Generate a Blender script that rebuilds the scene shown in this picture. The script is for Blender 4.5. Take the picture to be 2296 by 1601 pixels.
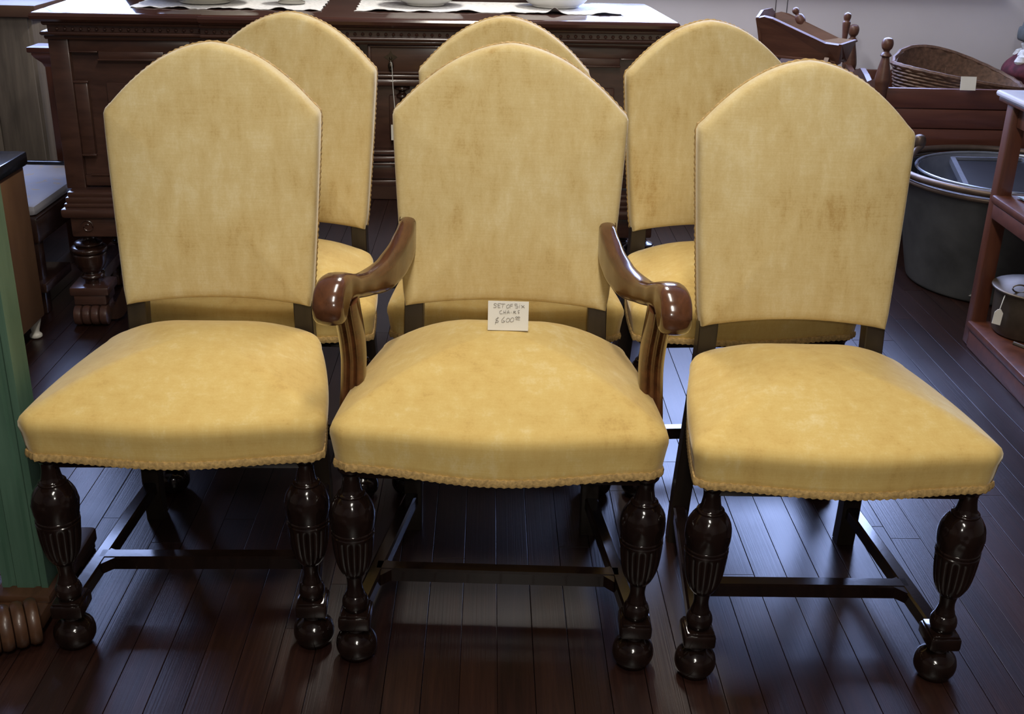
import bpy, bmesh, math, random
from mathutils import Vector, Matrix
random.seed(7)
R = math.radians
for o in list(bpy.data.objects):
    bpy.data.objects.remove(o)
sc = bpy.context.scene
COL = sc.collection

# ------------------------------------------------------------------ camera
W_, H_ = 2296, 1601
F_PX, PITCH, ROLL, YAW, CAM_H = 2519.8, 0.39818, 0.025353, 0.026541, 1.3318
fw = Vector((math.sin(YAW) * math.cos(PITCH), math.cos(YAW) * math.cos(PITCH), -math.sin(PITCH)))
rt = Vector((math.cos(YAW), -math.sin(YAW), 0))
up = rt.cross(fw)
r2 = rt * math.cos(ROLL) + up * math.sin(ROLL)
u2 = up * math.cos(ROLL) - rt * math.sin(ROLL)
cam_data = bpy.data.cameras.new('camera')
cam_data.sensor_fit = 'HORIZONTAL'
cam_data.sensor_width = 36.0
cam_data.lens = 36.0 * F_PX / W_
cam_data.clip_start = 0.02
cam = bpy.data.objects.new('camera', cam_data)
M = Matrix.Identity(4)
for i in range(3):
    M[i][0], M[i][1], M[i][2] = r2[i], u2[i], -fw[i]
M[0][3], M[1][3], M[2][3] = 0, 0, CAM_H
cam.matrix_world = M
COL.objects.link(cam)
sc.camera = cam

# ------------------------------------------------------------------ world, light, exposure
sc.view_settings.view_transform = 'Standard'
sc.view_settings.look = 'None'
sc.view_settings.exposure = 0.14
sc.view_settings.gamma = 1.0
sc.view_settings.use_curve_mapping = False
world = bpy.data.worlds.new('daylight')
sc.world = world
world.use_nodes = True
bg = world.node_tree.nodes['Background']
bg.inputs[0].default_value = (0.62, 0.74, 1.0, 1)
bg.inputs[1].default_value = 3.0


def area(name, loc, rot, sx, sy, power, col):
    l = bpy.data.lights.new(name, 'AREA')
    l.shape = 'RECTANGLE'
    l.size, l.size_y, l.energy, l.color = sx, sy, power, col
    o = bpy.data.objects.new(name, l)
    o.location, o.rotation_euler = loc, rot
    COL.objects.link(o)
    return o


# windows in the back wall (above the frame): x0, x1, sill, head
WALL_Y = 5.0
WINS = [(-2.65, -1.5, 1.0, 2.2), (0.42, 2.1, 1.0, 2.2)]
for i, (a, b, c, d) in enumerate(WINS):
    area('window_daylight', ((a + b) / 2, WALL_Y + 0.16, (c + d) / 2), (R(-90), 0, 0), b - a, d - c, 125 if i else 55,
         (0.37, 0.50, 1.0))
# ceiling fluorescents (the fittings are built further down)
LAMPS = [(0.05, -0.55), (0.05, 1.55), (0.1, 3.9)]
for (x, y) in LAMPS:
    area('ceiling_lamp_light', (x, y, 2.795), (0, 0, 0), 0.26, 1.16, 40 if y > 3 else (24 if y > 1 else 57), (1.0, 0.94, 0.84))
# the phone's own flash, right beside the lens
fl = bpy.data.lights.new('camera_flash', 'POINT')
fl.energy, fl.shadow_soft_size, fl.color = 15, 0.012, (1.0, 0.95, 0.86)
flo = bpy.data.objects.new('camera_flash', fl)
flo.location = (0.02, -0.01, CAM_H + 0.03)
COL.objects.link(flo)

# ------------------------------------------------------------------ materials


def new_mat(name):
    m = bpy.data.materials.new(name)
    m.use_nodes = True
    nt = m.node_tree
    b = nt.nodes['Principled BSDF']
    return m, nt, b


def ramp(nt, fac, stops):
    r = nt.nodes.new('ShaderNodeValToRGB')
    els = r.color_ramp.elements
    while len(els) < len(stops):
        els.new(0.5)
    for e, (p, c) in zip(els, stops):
        e.position = p
        e.color = (*c, 1)
    nt.links.new(fac, r.inputs[0])
    return r.outputs[0]


def coords(nt, scale, kind='Object', rand=True):
    tc = nt.nodes.new('ShaderNodeTexCoord')
    mp = nt.nodes.new('ShaderNodeMapping')
    mp.inputs['Scale'].default_value = scale
    nt.links.new(tc.outputs[kind], mp.inputs[0])
    if rand:
        oi = nt.nodes.new('ShaderNodeObjectInfo')
        mu = nt.nodes.new('ShaderNodeMath')
        mu.operation = 'MULTIPLY'
        mu.inputs[1].default_value = 37.0
        nt.links.new(oi.outputs['Random'], mu.inputs[0])
        nt.links.new(mu.outputs[0], mp.inputs['Location'])
    return mp.outputs[0]


def noise(nt, vec, scale, detail=4, rough=0.55, dist=0.0):
    n = nt.nodes.new('ShaderNodeTexNoise')
    n.inputs['Scale'].default_value = scale
    n.inputs['Detail'].default_value = detail
    n.inputs['Roughness'].default_value = rough
    n.inputs['Distortion'].default_value = dist
    nt.links.new(vec, n.inputs['Vector'])
    return n.outputs[0]


def bump(nt, b, h, strength, dist=0.002):
    bn = nt.nodes.new('ShaderNodeBump')
    bn.inputs['Strength'].default_value = strength
    bn.inputs['Distance'].default_value = dist
    nt.links.new(h, bn.inputs['Height'])
    nt.links.new(bn.outputs[0], b.inputs['Normal'])


def wood(name, c1, c2, rough=0.3, coat=0.0, stretch=(18, 1.2, 18), bmp=0.15, scale=3.0, spec=0.5):
    m, nt, b = new_mat(name)
    v = coords(nt, stretch)
    n = noise(nt, v, scale, 6, 0.6, 0.4)
    nt.links.new(ramp(nt, n, [(0.3, c1), (0.7, c2)]), b.inputs['Base Color'])
    b.inputs['Roughness'].default_value = rough
    b.inputs['Coat Weight'].default_value = coat
    b.inputs['Coat Roughness'].default_value = 0.08
    b.inputs['Specular IOR Level'].default_value = spec
    bump(nt, b, n, bmp, 0.001)
    return m


def plain(name, c, rough=0.5, metal=0.0, var=0.12, scale=12.0, bmp=0.05):
    m, nt, b = new_mat(name)
    v = coords(nt, (1, 1, 1))
    n = noise(nt, v, scale, 5)
    lo = tuple(x * (1 - var) for x in c)
    hi = tuple(min(1, x * (1 + var)) for x in c)
    nt.links.new(ramp(nt, n, [(0.3, lo), (0.7, hi)]), b.inputs['Base Color'])
    b.inputs['Roughness'].default_value = rough
    b.inputs['Metallic'].default_value = metal
    bump(nt, b, n, bmp, 0.001)
    return m


def velvet_mat(name, stops):
    m, nt, b = new_mat(name)
    # crushed nap: soft vertical streaks, plus broad blotches and fine weft lines
    v1 = coords(nt, (26, 26, 8))
    n1 = noise(nt, v1, 1.5, 6, 0.66, 0.15)
    v2 = coords(nt, (1, 1, 1))
    n2 = noise(nt, v2, 5.5, 4, 0.55)
    v3 = coords(nt, (16, 16, 380))
    n3 = noise(nt, v3, 1.0, 3, 0.6)
    v4 = coords(nt, (1, 1, 1))
    n4 = noise(nt, v4, 260, 2, 0.6)
    prev = None
    for n_, w_ in ((n1, .42), (n2, .34), (n3, .12), (n4, .12)):
        mm = nt.nodes.new('ShaderNodeMath'); mm.operation = 'MULTIPLY_ADD'
        nt.links.new(n_, mm.inputs[0]); mm.inputs[1].default_value = w_
        if prev: nt.links.new(prev, mm.inputs[2])
        else: mm.inputs[2].default_value = 0.0
        prev = mm.outputs[0]
    col = ramp(nt, prev, stops)
    nt.links.new(col, b.inputs['Base Color'])
    b.inputs['Roughness'].default_value = 0.85
    b.inputs['Specular IOR Level'].default_value = 0.15
    b.inputs['Sheen Weight'].default_value = 0.38
    b.inputs['Sheen Roughness'].default_value = 0.38
    b.inputs['Sheen Tint'].default_value = (1.0, 0.9, 0.72, 1)
    bump(nt, b, prev, 0.25, 0.002)
    return m


MV = velvet_mat('gold_velvet', [(0.34, (0.44, 0.29, 0.10)), (0.45, (0.575, 0.435, 0.195)), (0.54, (0.625, 0.495, 0.245)), (0.68, (0.71, 0.61, 0.37))])
# the seats' nap is pressed flat by use: smoother and a deeper yellow
MVS = velvet_mat('gold_velvet_pressed', [(0.32, (0.46, 0.29, 0.085)), (0.45, (0.595, 0.41, 0.135)), (0.54, (0.63, 0.455, 0.16)), (0.69, (0.71, 0.58, 0.30))])
M_GIMP = plain('braided_gimp', (0.42, 0.275, 0.10), 0.8, 0, 0.35, 160, 0.8)
M_LEG = wood('ebonised_oak', (0.005, 0.0025, 0.002), (0.012, 0.006, 0.0045), 0.13, 0.2, (14, 14, 1.5), 0.1)
M_POST = wood('chair_post_wood', (0.05, 0.03, 0.018), (0.085, 0.052, 0.03), 0.4, 0.1, (14, 14, 1.5), 0.1)
M_ARM = wood('mahogany_arm', (0.055, 0.020, 0.0085), (0.125, 0.048, 0.019), 0.17, 0.4, (16, 1.6, 16), 0.05)
M_SB = wood('sideboard_walnut', (0.044, 0.0205, 0.016), (0.085, 0.040, 0.029), 0.3, 0.2, (3, 3, 12), 0.06)
M_SBX = wood('sideboard_walnut_rail', (0.044, 0.0205, 0.016), (0.085, 0.040, 0.029), 0.28, 0.25, (1.2, 12, 12), 0.06)
M_SBT = wood('sideboard_polished_top', (0.045, 0.018, 0.014), (0.080, 0.033, 0.024), 0.12, 0.6, (1.2, 14, 14), 0.04)
M_SBD = wood('sideboard_dark_turning', (0.018, 0.008, 0.006), (0.04, 0.018, 0.012), 0.25, 0.3, (10, 10, 2), 0.06)
M_RED = wood('red_stained_pine', (0.075, 0.023, 0.015), (0.12, 0.040, 0.025), 0.42, 0.1, (1.5, 12, 12), 0.12)
M_REDV = wood('red_stained_upright', (0.062, 0.018, 0.010), (0.115, 0.036, 0.017), 0.4, 0.1, (12, 12, 1.5), 0.12)
M_CRAD = wood('brown_cradle_wood', (0.075, 0.030, 0.020), (0.14, 0.062, 0.038), 0.42, 0.1, (2, 10, 10), 0.1)
M_CABL = wood('tan_brown_panel', (0.115, 0.056, 0.026), (0.17, 0.088, 0.042), 0.45, 0.05, (4, 4, 1.2), 0.08)
M_GREY = wood('weathered_grey_wood', (0.095, 0.078, 0.062), (0.20, 0.165, 0.13), 0.7, 0.0, (9, 9, 0.8), 0.3)
M_GREEN = wood('green_paint', (0.042, 0.092, 0.062), (0.080, 0.150, 0.105), 0.45, 0.0, (10, 10, 0.8), 0.25)
M_BASE = wood('trestle_base_wood', (0.045, 0.020, 0.010), (0.085, 0.038, 0.018), 0.4, 0.15, (10, 2, 10), 0.12)
M_BLACKTOP = plain('black_polished_top', (0.012, 0.014, 0.018), 0.12)
M_WHITE = plain('white_card', (0.80, 0.78, 0.72), 0.7, 0, 0.04)
M_INK = plain('pencil_ink', (0.16, 0.13, 0.10), 0.7)
M_PORC = plain('white_porcelain', (0.72, 0.70, 0.66), 0.12, 0, 0.03)
M_GLASSY = plain('pressed_glass', (0.55, 0.53, 0.47), 0.08, 0, 0.06)
M_LACE = plain('white_lace', (0.85, 0.84, 0.83), 0.9, 0, 0.22, 90, 0.8)
M_ZINC = plain('aged_copper_tub', (0.095, 0.098, 0.10), 0.5, 0.55, 0.3, 7, 0.1)
M_RIM = plain('tub_copper_rim', (0.12, 0.085, 0.065), 0.42, 0.6, 0.2, 20, 0.05)
M_STEEL = plain('grey_enamel', (0.20, 0.22, 0.27), 0.25, 0.4, 0.2)
M_BRASS = plain('aged_brass', (0.07, 0.055, 0.04), 0.35, 0.85, 0.25, 40)
M_POT = plain('tarnished_pewter', (0.13, 0.105, 0.08), 0.5, 0.9, 0.25, 14)
M_IRON = plain('black_iron', (0.02, 0.019, 0.02), 0.4, 0.6)
M_WICK = plain('brown_wicker', (0.13, 0.072, 0.045), 0.55, 0, 0.45, 60, 0.5)
M_WALL = plain('lavender_white_wall', (0.75, 0.745, 0.85), 0.85, 0, 0.03, 3, 0.03)
M_CEIL = plain('ceiling_paint', (0.30, 0.27, 0.24), 0.9, 0, 0.02)
M_WALLS = plain('brown_panelled_wall', (0.20, 0.16, 0.13), 0.7, 0, 0.1, 3, 0.03)
M_TRIM = plain('dark_trim', (0.10, 0.05, 0.03), 0.5)
M_FRAME = plain('white_window_frame', (0.7, 0.69, 0.66), 0.5, 0, 0.03)
M_FUR = plain('white_fleece', (0.55, 0.54, 0.50), 0.95, 0, 0.35, 80, 1.0)
M_REDC = plain('dark_red_cloth', (0.085, 0.014, 0.022), 0.9, 0, 0.6, 26, 0.4)
M_HAT = plain('grey_green_felt', (0.055, 0.058, 0.05), 0.9, 0, 0.35, 30, 0.4)
M_PAPER = plain('pale_blue_paper', (0.42, 0.55, 0.68), 0.6, 0, 0.25, 40)
M_PALE_TOP = plain('pale_table_top', (0.62, 0.63, 0.70), 0.15, 0, 0.08, 6)  # even pale tone for the top of the shelf table
M_STRING = plain('white_string', (0.7, 0.7, 0.68), 0.8)


def cushion_cloth():
    m, nt, b = new_mat('flowered_pale_cloth')
    v = coords(nt, (1, 1, 1))
    n = noise(nt, v, 13, 2, 0.4, 1.6)
    nt.links.new(ramp(nt, n, [(0.0, (0.34, 0.33, 0.36)), (0.60, (0.36, 0.35, 0.38)), (0.66, (0.46, 0.35, 0.20)),
                              (0.72, (0.34, 0.33, 0.36))]), b.inputs['Base Color'])
    b.inputs['Roughness'].default_value = 0.7
    return m


M_SEATC = cushion_cloth()


def plank_mat():
    m, nt, b = new_mat('dark_floorboard')
    v = coords(nt, (26, 1.1, 26))
    n = noise(nt, v, 3.0, 7, 0.65, 0.5)
    v2 = coords(nt, (1, 1, 1), rand=False)
    n2 = noise(nt, v2, 2.2, 4)
    oi = nt.nodes.new('ShaderNodeObjectInfo')
    mx = nt.nodes.new('ShaderNodeMath'); mx.operation = 'MULTIPLY_ADD'
    nt.links.new(oi.outputs['Random'], mx.inputs[0]); mx.inputs[1].default_value = 0.22
    nt.links.new(n, mx.inputs[2])
    nt.links.new(ramp(nt, mx.outputs[0], [(0.32, (0.007, 0.0028, 0.0024)), (0.6, (0.015, 0.0056, 0.0042)),
                                          (0.85, (0.026, 0.0098, 0.0064))]), b.inputs['Base Color'])
    rr = nt.nodes.new('ShaderNodeMapRange')
    nt.links.new(n2, rr.inputs[0])
    rr.inputs[1].default_value, rr.inputs[2].default_value = 0.1, 0.9
    rr.inputs[3].default_value, rr.inputs[4].default_value = 0.26, 0.42
    nt.links.new(rr.outputs[0], b.inputs['Roughness'])
    v5 = coords(nt, (330, 2.0, 1))
    bump(nt, b, noise(nt, v5, 1.0, 3, 0.6), 0.22, 0.0012)
    return m


M_PLANK = plank_mat()


def emis(name, c, s):
    m, nt, b = new_mat(name)
    b.inputs['Base Color'].default_value = (*c, 1)
    b.inputs['Emission Color'].default_value = (*c, 1)
    b.inputs['Emission Strength'].default_value = s
    return m


def pane_mat():
    m = bpy.data.materials.new('window_glass')
    m.use_nodes = True
    nt = m.node_tree
    nt.nodes.clear()
    out = nt.nodes.new('ShaderNodeOutputMaterial')
    mix = nt.nodes.new('ShaderNodeMixShader')
    tr = nt.nodes.new('ShaderNodeBsdfTransparent')
    gl = nt.nodes.new('ShaderNodeBsdfGlossy')
    gl.inputs['Roughness'].default_value = 0.02
    fr = nt.nodes.new('ShaderNodeFresnel')
    nt.links.new(fr.outputs[0], mix.inputs[0])
    nt.links.new(tr.outputs[0], mix.inputs[1])
    nt.links.new(gl.outputs[0], mix.inputs[2])
    nt.links.new(mix.outputs[0], out.inputs[0])
    return m


M_PANE = pane_mat()
M_DIFF = emis('lamp_diffuser', (1.0, 0.94, 0.82), 2.0)

# ------------------------------------------------------------------ mesh helpers


class MB:
    def __init__(s):
        s.v, s.f = [], []

    def add(s, v, f, mat=None):
        k = len(s.v)
        s.v += [tuple(mat @ Vector(p)) if mat else tuple(p) for p in v]
        s.f += [tuple(i + k for i in q) for q in f]
        return s

    def box(s, x0, x1, y0, y1, z0, z1, c=0.0, mat=None):
        """box with its edges chamfered by c"""
        if c <= 0:
            v = [(x, y, z) for x in (x0, x1) for y in (y0, y1) for z in (z0, z1)]
            f = [(0, 1, 3, 2), (4, 6, 7, 5), (0, 4, 5, 1), (2, 3, 7, 6), (0, 2, 6, 4), (1, 5, 7, 3)]
            return s.add(v, f, mat)
        bm = bmesh.new()
        bmesh.ops.create_cube(bm, size=1)
        for p in bm.verts:
            p.co = Vector(((x0 + x1) / 2 + p.co.x * (x1 - x0), (y0 + y1) / 2 + p.co.y * (y1 - y0),
                           (z0 + z1) / 2 + p.co.z * (z1 - z0)))
        c = min(c, 0.45 * min(x1 - x0, y1 - y0, z1 - z0))
        bmesh.ops.bevel(bm, geom=list(bm.edges), offset=c, segments=2, profile=0.5, affect='EDGES')
        bm.verts.index_update()
        v = [p.co.copy() for p in bm.verts]
        f = [[q.index for q in fc.verts] for fc in bm.faces]
        bm.free()
        return s.add(v, f, mat)

    def lathe(s, prof, n=24, mat=None, mod=None):
        v, f = [], []
        for (r, z) in prof:
            for k in range(n):
                t = 2 * math.pi * k / n
                rr = mod(r, z, t) if mod else r
                v.append((rr * math.cos(t), rr * math.sin(t), z))
        m = len(prof)
        for i in range(m - 1):
            for k in range(n):
                f.append((i * n + k, i * n + (k + 1) % n, (i + 1) * n + (k + 1) % n, (i + 1) * n + k))
        f.append(tuple(range(n))[::-1])
        f.append(tuple((m - 1) * n + k for k in range(n)))
        return s.add(v, f, mat)

    def sweep(s, path, sec, scale=None, upv=(0, 0, 1), closed=False, caps=True, mat=None):
        P = [Vector(p) for p in path]
        n, m = len(P), len(sec)
        v, f = [], []
        U = Vector(upv)
        for i in range(n):
            if closed:
                t = P[(i + 1) % n] - P[i - 1]
            else:
                t = P[min(i + 1, n - 1)] - P[max(i - 1, 0)]
            t.normalize()
            side = t.cross(U)
            if side.length < 1e-4:
                side = t.cross(Vector((0, 1, 0)))
            side.normalize()
            w = side.cross(t)
            sx, sz = scale[i] if scale else (1, 1)
            for (a, b) in sec:
                v.append(P[i] + side * a * sx + w * b * sz)
        for i in range(n if closed else n - 1):
            j = (i + 1) % n
            for k in range(m):
                f.append((i * m + k, i * m + (k + 1) % m, j * m + (k + 1) % m, j * m + k))
        if caps and not closed:
            f.append(tuple(range(m))[::-1])
            f.append(tuple((n - 1) * m + k for k in range(m)))
        return s.add(v, f, mat)

    def tube(s, path, r, n=8, closed=False, mat=None):
        sec = [(r * math.cos(2 * math.pi * k / n), r * math.sin(2 * math.pi * k / n)) for k in range(n)]
        return s.sweep(path, sec, closed=closed, mat=mat)

    def prism(s, poly, y0, y1, mat=None):
        """polygon in x,z extruded along y"""
        n = len(poly)
        v = [(x, y0, z) for x, z in poly] + [(x, y1, z) for x, z in poly]
        f = [tuple(range(n)), tuple(range(2 * n - 1, n - 1, -1))]
        f += [(k, k + n, (k + 1) % n + n, (k + 1) % n) for k in range(n)]
        return s.add(v, f, mat)

    def rings(s, rings, center0=None, center1=None, mat=None):
        n = len(rings[0])
        v, f = [], []
        for r in rings:
            v += list(r)
        for i in range(len(rings) - 1):
            for k in range(n):
                f.append((i * n + k, i * n + (k + 1) % n, (i + 1) * n + (k + 1) % n, (i + 1) * n + k))
        if center0 is not None:
            v.append(center0); c = len(v) - 1
            f += [(c, (k + 1) % n, k) for k in range(n)]
        if center1 is not None:
            v.append(center1); c = len(v) - 1
            o = (len(rings) - 1) * n
            f += [(c, o + k, o + (k + 1) % n) for k in range(n)]
        return s.add(v, f, mat)

    def mesh(s, name, mat, smooth=True, ang=40):
        me = bpy.data.meshes.new(name)
        me.from_pydata([tuple(p) for p in s.v], [], s.f)
        bm = bmesh.new(); bm.from_mesh(me)
        bmesh.ops.recalc_face_normals(bm, faces=bm.faces)
        bm.to_mesh(me); bm.free()
        if smooth:
            for p in me.polygons:
                p.use_smooth = True
            me.set_sharp_from_angle(angle=R(ang))
        me.materials.append(mat)
        return me

    def build(s, name, mat, parent=None, loc=None, rot=None, smooth=True, ang=40):
        o = bpy.data.objects.new(name, s.mesh(name, mat, smooth, ang))
        COL.objects.link(o)
        if parent:
            o.parent = parent
        if loc:
            o.location = loc
        if rot:
            o.rotation_euler = rot
        return o


def tag(o, label=None, cat=None, group=None, kind=None):
    if label: o['label'] = label
    if cat: o['category'] = cat
    if group: o['group'] = group
    if kind: o['kind'] = kind
    return o


def empty(name, loc, rz=0, label=None, cat=None, group=None):
    o = bpy.data.objects.new(name, None)
    o.empty_display_size = 0.1
    o.location = loc
    o.rotation_euler = (0, 0, rz)
    COL.objects.link(o)
    return tag(o, label, cat, group)


def copy_tree(o, parent=None):
    c = o.copy()
    COL.objects.link(c)
    c.parent = parent
    for ch in list(o.children):
        copy_tree(ch, c)
    return c


def catmull(pts, sub=6):
    out = []
    P = [Vector(p) for p in pts]
    for i in range(len(P) - 1):
        a = P[max(i - 1, 0)]; b = P[i]; c = P[i + 1]; d = P[min(i + 2, len(P) - 1)]
        for k in range(sub):
            t = k / sub
            out.append(0.5 * ((2 * b) + (c - a) * t + (2 * a - 5 * b + 4 * c - d) * t * t + (3 * b - a - 3 * c + d) * t ** 3))
    out.append(P[-1])
    return out


def smooth_prof(pts, sub=4):
    return [(max(p[0], 0.0005), p[1]) for p in catmull([(a, b, 0) for a, b in pts], sub)]


def T(x, y, z, rz=0, rx=0, ry=0):
    return Matrix.Translation((x, y, z)) @ Matrix.Rotation(rz, 4, 'Z') @ Matrix.Rotation(ry, 4, 'Y') @ Matrix.Rotation(rx, 4, 'X')


# ------------------------------------------------------------------ the room
RX0, RX1, RY0, RY1, RZ = -3.3, 3.5, -2.6, WALL_Y, 2.9
fb = MB(); fb.box(RX0, RX1, RY0, RY1, -0.06, -0.02)
floor = tag(fb.build('floor', M_PLANK, smooth=False), 'dark glossy wooden board floor', None, None, 'structure')
PW = 0.068
ncol = int((RX1 - RX0) / PW)
plank_cache = {}


def plank(x, y0, y1):
    L = round((y1 - y0) / 0.05) * 0.05
    if L not in plank_cache:
        b = MB(); b.box(-PW / 2 + 0.0006, PW / 2 - 0.0006, -L / 2 + 0.0005, L / 2 - 0.0005, -0.02, 0.0, 0.0005)
        plank_cache[L] = b.mesh('floor_plank', M_PLANK, False)
    o = bpy.data.objects.new('floor_plank', plank_cache[L])
    o.location = (x, y0 + L / 2, random.uniform(-0.0006, 0))
    COL.objects.link(o)
    o.parent = floor


back = MB()
for i in range(ncol):
    x = RX0 + PW * (i + 0.5)
    c1 = 0.9 + 0.05 * random.randint(18, 36)
    c2 = c1 + 0.05 * random.randint(16, 34)
    plank(x, 0.9, c1)
    plank(x, c1, min(c2, 4.95))
    if c2 < 4.9:
        plank(x, c2, 5.0)
    back.box(x - PW / 2 + 0.0007, x + PW / 2 - 0.0007, RY0, 0.9, -0.02, 0.0)
tag(back.build('floor_plank_rest', M_PLANK, floor, smooth=False), kind='stuff')

wb = MB()
edges = [RX0] + [e for w in WINS for e in w[:2]] + [RX1]
for i in range(0, len(edges), 2):
    wb.box(edges[i], edges[i + 1], RY1, RY1 + 0.12, -0.06, RZ)
for (a, b, c, d) in WINS:
    wb.box(a, b, RY1, RY1 + 0.12, -0.06, c)
    wb.box(a, b, RY1, RY1 + 0.12, d, RZ)
tag(wb.build('wall_back', M_WALL, smooth=False), 'pale lavender-white plaster wall behind the furniture', kind='structure')
for nm, bx in (('wall_left', (RX0 - 0.1, RX0, RY0, RY1 + .12, -0.06, RZ)), ('wall_right', (RX1, RX1 + 0.1, RY0, RY1 + .12, -0.06, RZ)),
               ('wall_front', (RX0 - .1, RX1 + .1, RY0 - 0.1, RY0, -0.06, RZ))):
    b = MB(); b.box(*bx)
    tag(b.build(nm, M_WALLS, smooth=False), 'brown side wall of the shop', kind='structure')
b = MB(); b.box(RX0 - .1, RX1 + .1, RY0 - .1, RY1 + .12, RZ, RZ + 0.1)
tag(b.build('ceiling', M_CEIL, smooth=False), 'plain pale ceiling', kind='structure')
b = MB(); b.box(RX0, RX1, RY1 - 0.02, RY1, 0, 0.16, 0.004)
tag(b.build('baseboard_back', M_TRIM, smooth=False), 'dark wooden baseboard', kind='structure')
b = MB(); b.box(RX0, RX1, RY1 - 0.03, RY1, 2.28, RZ, 0.004)  # added unseen band; keeps the bright upper wall out of floor reflections
tag(b.build('added_dark_board_1', M_TRIM, smooth=False), 'added unseen dark boarding above the windows that darkens the floor reflection', kind='structure')
for i, (a, b_, c, d) in enumerate(WINS):
    f = MB()
    f.box(a, a + .05, RY1 + .02, RY1 + .09, c, d, .004); f.box(b_ - .05, b_, RY1 + .02, RY1 + .09, c, d, .004)
    f.box(a, b_, RY1 + .02, RY1 + .09, d - .05, d, .004); f.box(a, b_, RY1 + .02, RY1 + .09, c, c + .05, .004)
    w = tag(f.build('window_%d' % (i + 1), M_FRAME, smooth=False), 'white framed sash window', kind='structure')
    g = MB(); g.box(a - .05, b_ + .05, RY1 - .05, RY1 + .04, c - .04, c, .006); g.build('window_sill', M_FRAME, w, smooth=False)
    g = MB(); g.box(a + .05, b_ - .05, RY1 + .04, RY1 + .07, (c + d) / 2 - .02, (c + d) / 2 + .02, .004); g.build('glazing_bar', M_FRAME, w, smooth=False)
    g = MB(); g.box((a + b_) / 2 - .015, (a + b_) / 2 + .015, RY1 + .04, RY1 + .07, c + .05, d - .05, .004); g.build('glazing_bar', M_FRAME, w, smooth=False)
    for (u0, u1) in ((a + .05, (a + b_) / 2 - .015), ((a + b_) / 2 + .015, b_ - .05)):
        for (v0, v1) in ((c + .05, (c + d) / 2 - .02), ((c + d) / 2 + .02, d - .05)):
            g = MB(); g.add([(u0, RY1 + .055, v0), (u1, RY1 + .055, v0), (u1, RY1 + .055, v1), (u0, RY1 + .055, v1)], [(0, 1, 2, 3)])
            g.build('pane', M_PANE, w, smooth=False)
# two thin dark cords down the wall behind the small cradle
for k, (xa, xb, z0) in enumerate(((1.222, 1.232, 0.72), (1.272, 1.276, 0.74))):
    b = MB(); b.tube([(xa, RY1 - .004, z0), ((xa + xb) / 2, RY1 - .004, 1.6), (xb, RY1 - .004, 2.6)], 0.0013, 6)
    tag(b.build('wall_cord', M_IRON), ('left' if k == 0 else 'right') + ' of two thin dark cords running up the pale wall', 'cord', 'cords on the wall')
LNAMES = ['behind the camera', 'above the front row of chairs', 'nearest the windows']
for (x, y), nm in zip(LAMPS, LNAMES):
    r = empty('ceiling_lamp', (x, y, 0), 0, 'fluorescent ceiling lamp ' + nm, 'lamp', 'fluorescent ceiling lamps')
    b = MB(); b.box(-.16, .16, -.62, .62, 2.83, 2.9, .01); b.build('housing', M_FRAME, r)
    b = MB(); b.box(-.14, .14, -.60, .60, 2.80, 2.83, .012); b.build('diffuser', M_DIFF, r)

# ------------------------------------------------------------------ chairs
NLEG = 56


def leg_mesh():
    prof = smooth_prof([(0.016, 0.0), (0.026, 0.003), (0.0355, 0.016), (0.038, 0.030), (0.034, 0.046), (0.022, 0.057), (0.0165, 0.060)], 4)
    prof += smooth_prof([(0.0165, 0.060), (0.015, 0.066), (0.0195, 0.072)], 3)
    top = [(0.0165, 0.102), (0.0205, 0.107), (0.0238, 0.117), (0.0230, 0.127), (0.0190, 0.1355), (0.0175, 0.137), (0.0172, 0.140),
           (0.0145, 0.150), (0.0135, 0.160), (0.0150, 0.172), (0.0165, 0.178)]
    prof2 = smooth_prof(top, 3)
    cup = smooth_prof([(0.0175, 0.179), (0.024, 0.188), (0.031, 0.205), (0.0352, 0.228), (0.0375, 0.252), (0.0385, 0.266)], 5)
    ring = [(0.0385, 0.2665), (0.0368, 0.268), (0.0368, 0.2705), (0.0382, 0.2715), (0.0382, 0.2745), (0.0370, 0.276)]
    bulb = smooth_prof([(0.0372, 0.2765), (0.0398, 0.290), (0.0402, 0.306), (0.0375, 0.322), (0.0300, 0.336), (0.0235, 0.343)], 5)
    neck = smooth_prof([(0.0245, 0.3435), (0.0240, 0.347), (0.0195, 0.350), (0.0165, 0.362), (0.0150, 0.375), (0.0165, 0.385),
                        (0.0205, 0.391), (0.0225, 0.394), (0.0225, 0.399)], 4)

    def mod(r, z, t):
        if 0.183 < z < 0.264:
            w = min(1, (z - 0.183) / 0.02, (0.264 - z) / 0.006)
            return r * (1 - 0.085 * w * (1 - abs(math.sin(8 * t)) ** 0.7))
        if 0.279 < z < 0.333:
            w = math.sin(math.pi * (z - 0.279) / 0.054)
            s = max(0, math.sin(6 * t + (z - 0.306) * 60)) * max(0, math.cos((z - 0.306) * 190))
            return r + 0.0016 * w * s - 0.0011 * w * max(0, math.sin(6 * t - (z - .306) * 60)) ** 4
        return r
    b = MB()
    b.lathe(prof, 32)
    b.lathe(prof2, 32)
    b.lathe(cup + ring + bulb, 96, mod=mod)
    b.lathe(neck, 32)
    return b.mesh('leg', M_LEG)


LEG = leg_mesh()


def pad_mesh():
    # square stretcher pad around the foot with a moulded front
    b = MB()
    b.box(-.029, .029, -.030, .034, .073, .100, .006)
    b.box(-.025, .025, -.026, .030, .098, .104, .003)
    return b.mesh('stretcher_block', M_LEG)


PAD = pad_mesh()


def inst(name, me, parent, loc=(0, 0, 0), rot=(0, 0, 0)):
    o = bpy.data.objects.new(name, me)
    o.location, o.rotation_euler = loc, rot
    COL.objects.link(o)
    o.parent = parent
    return o


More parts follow.
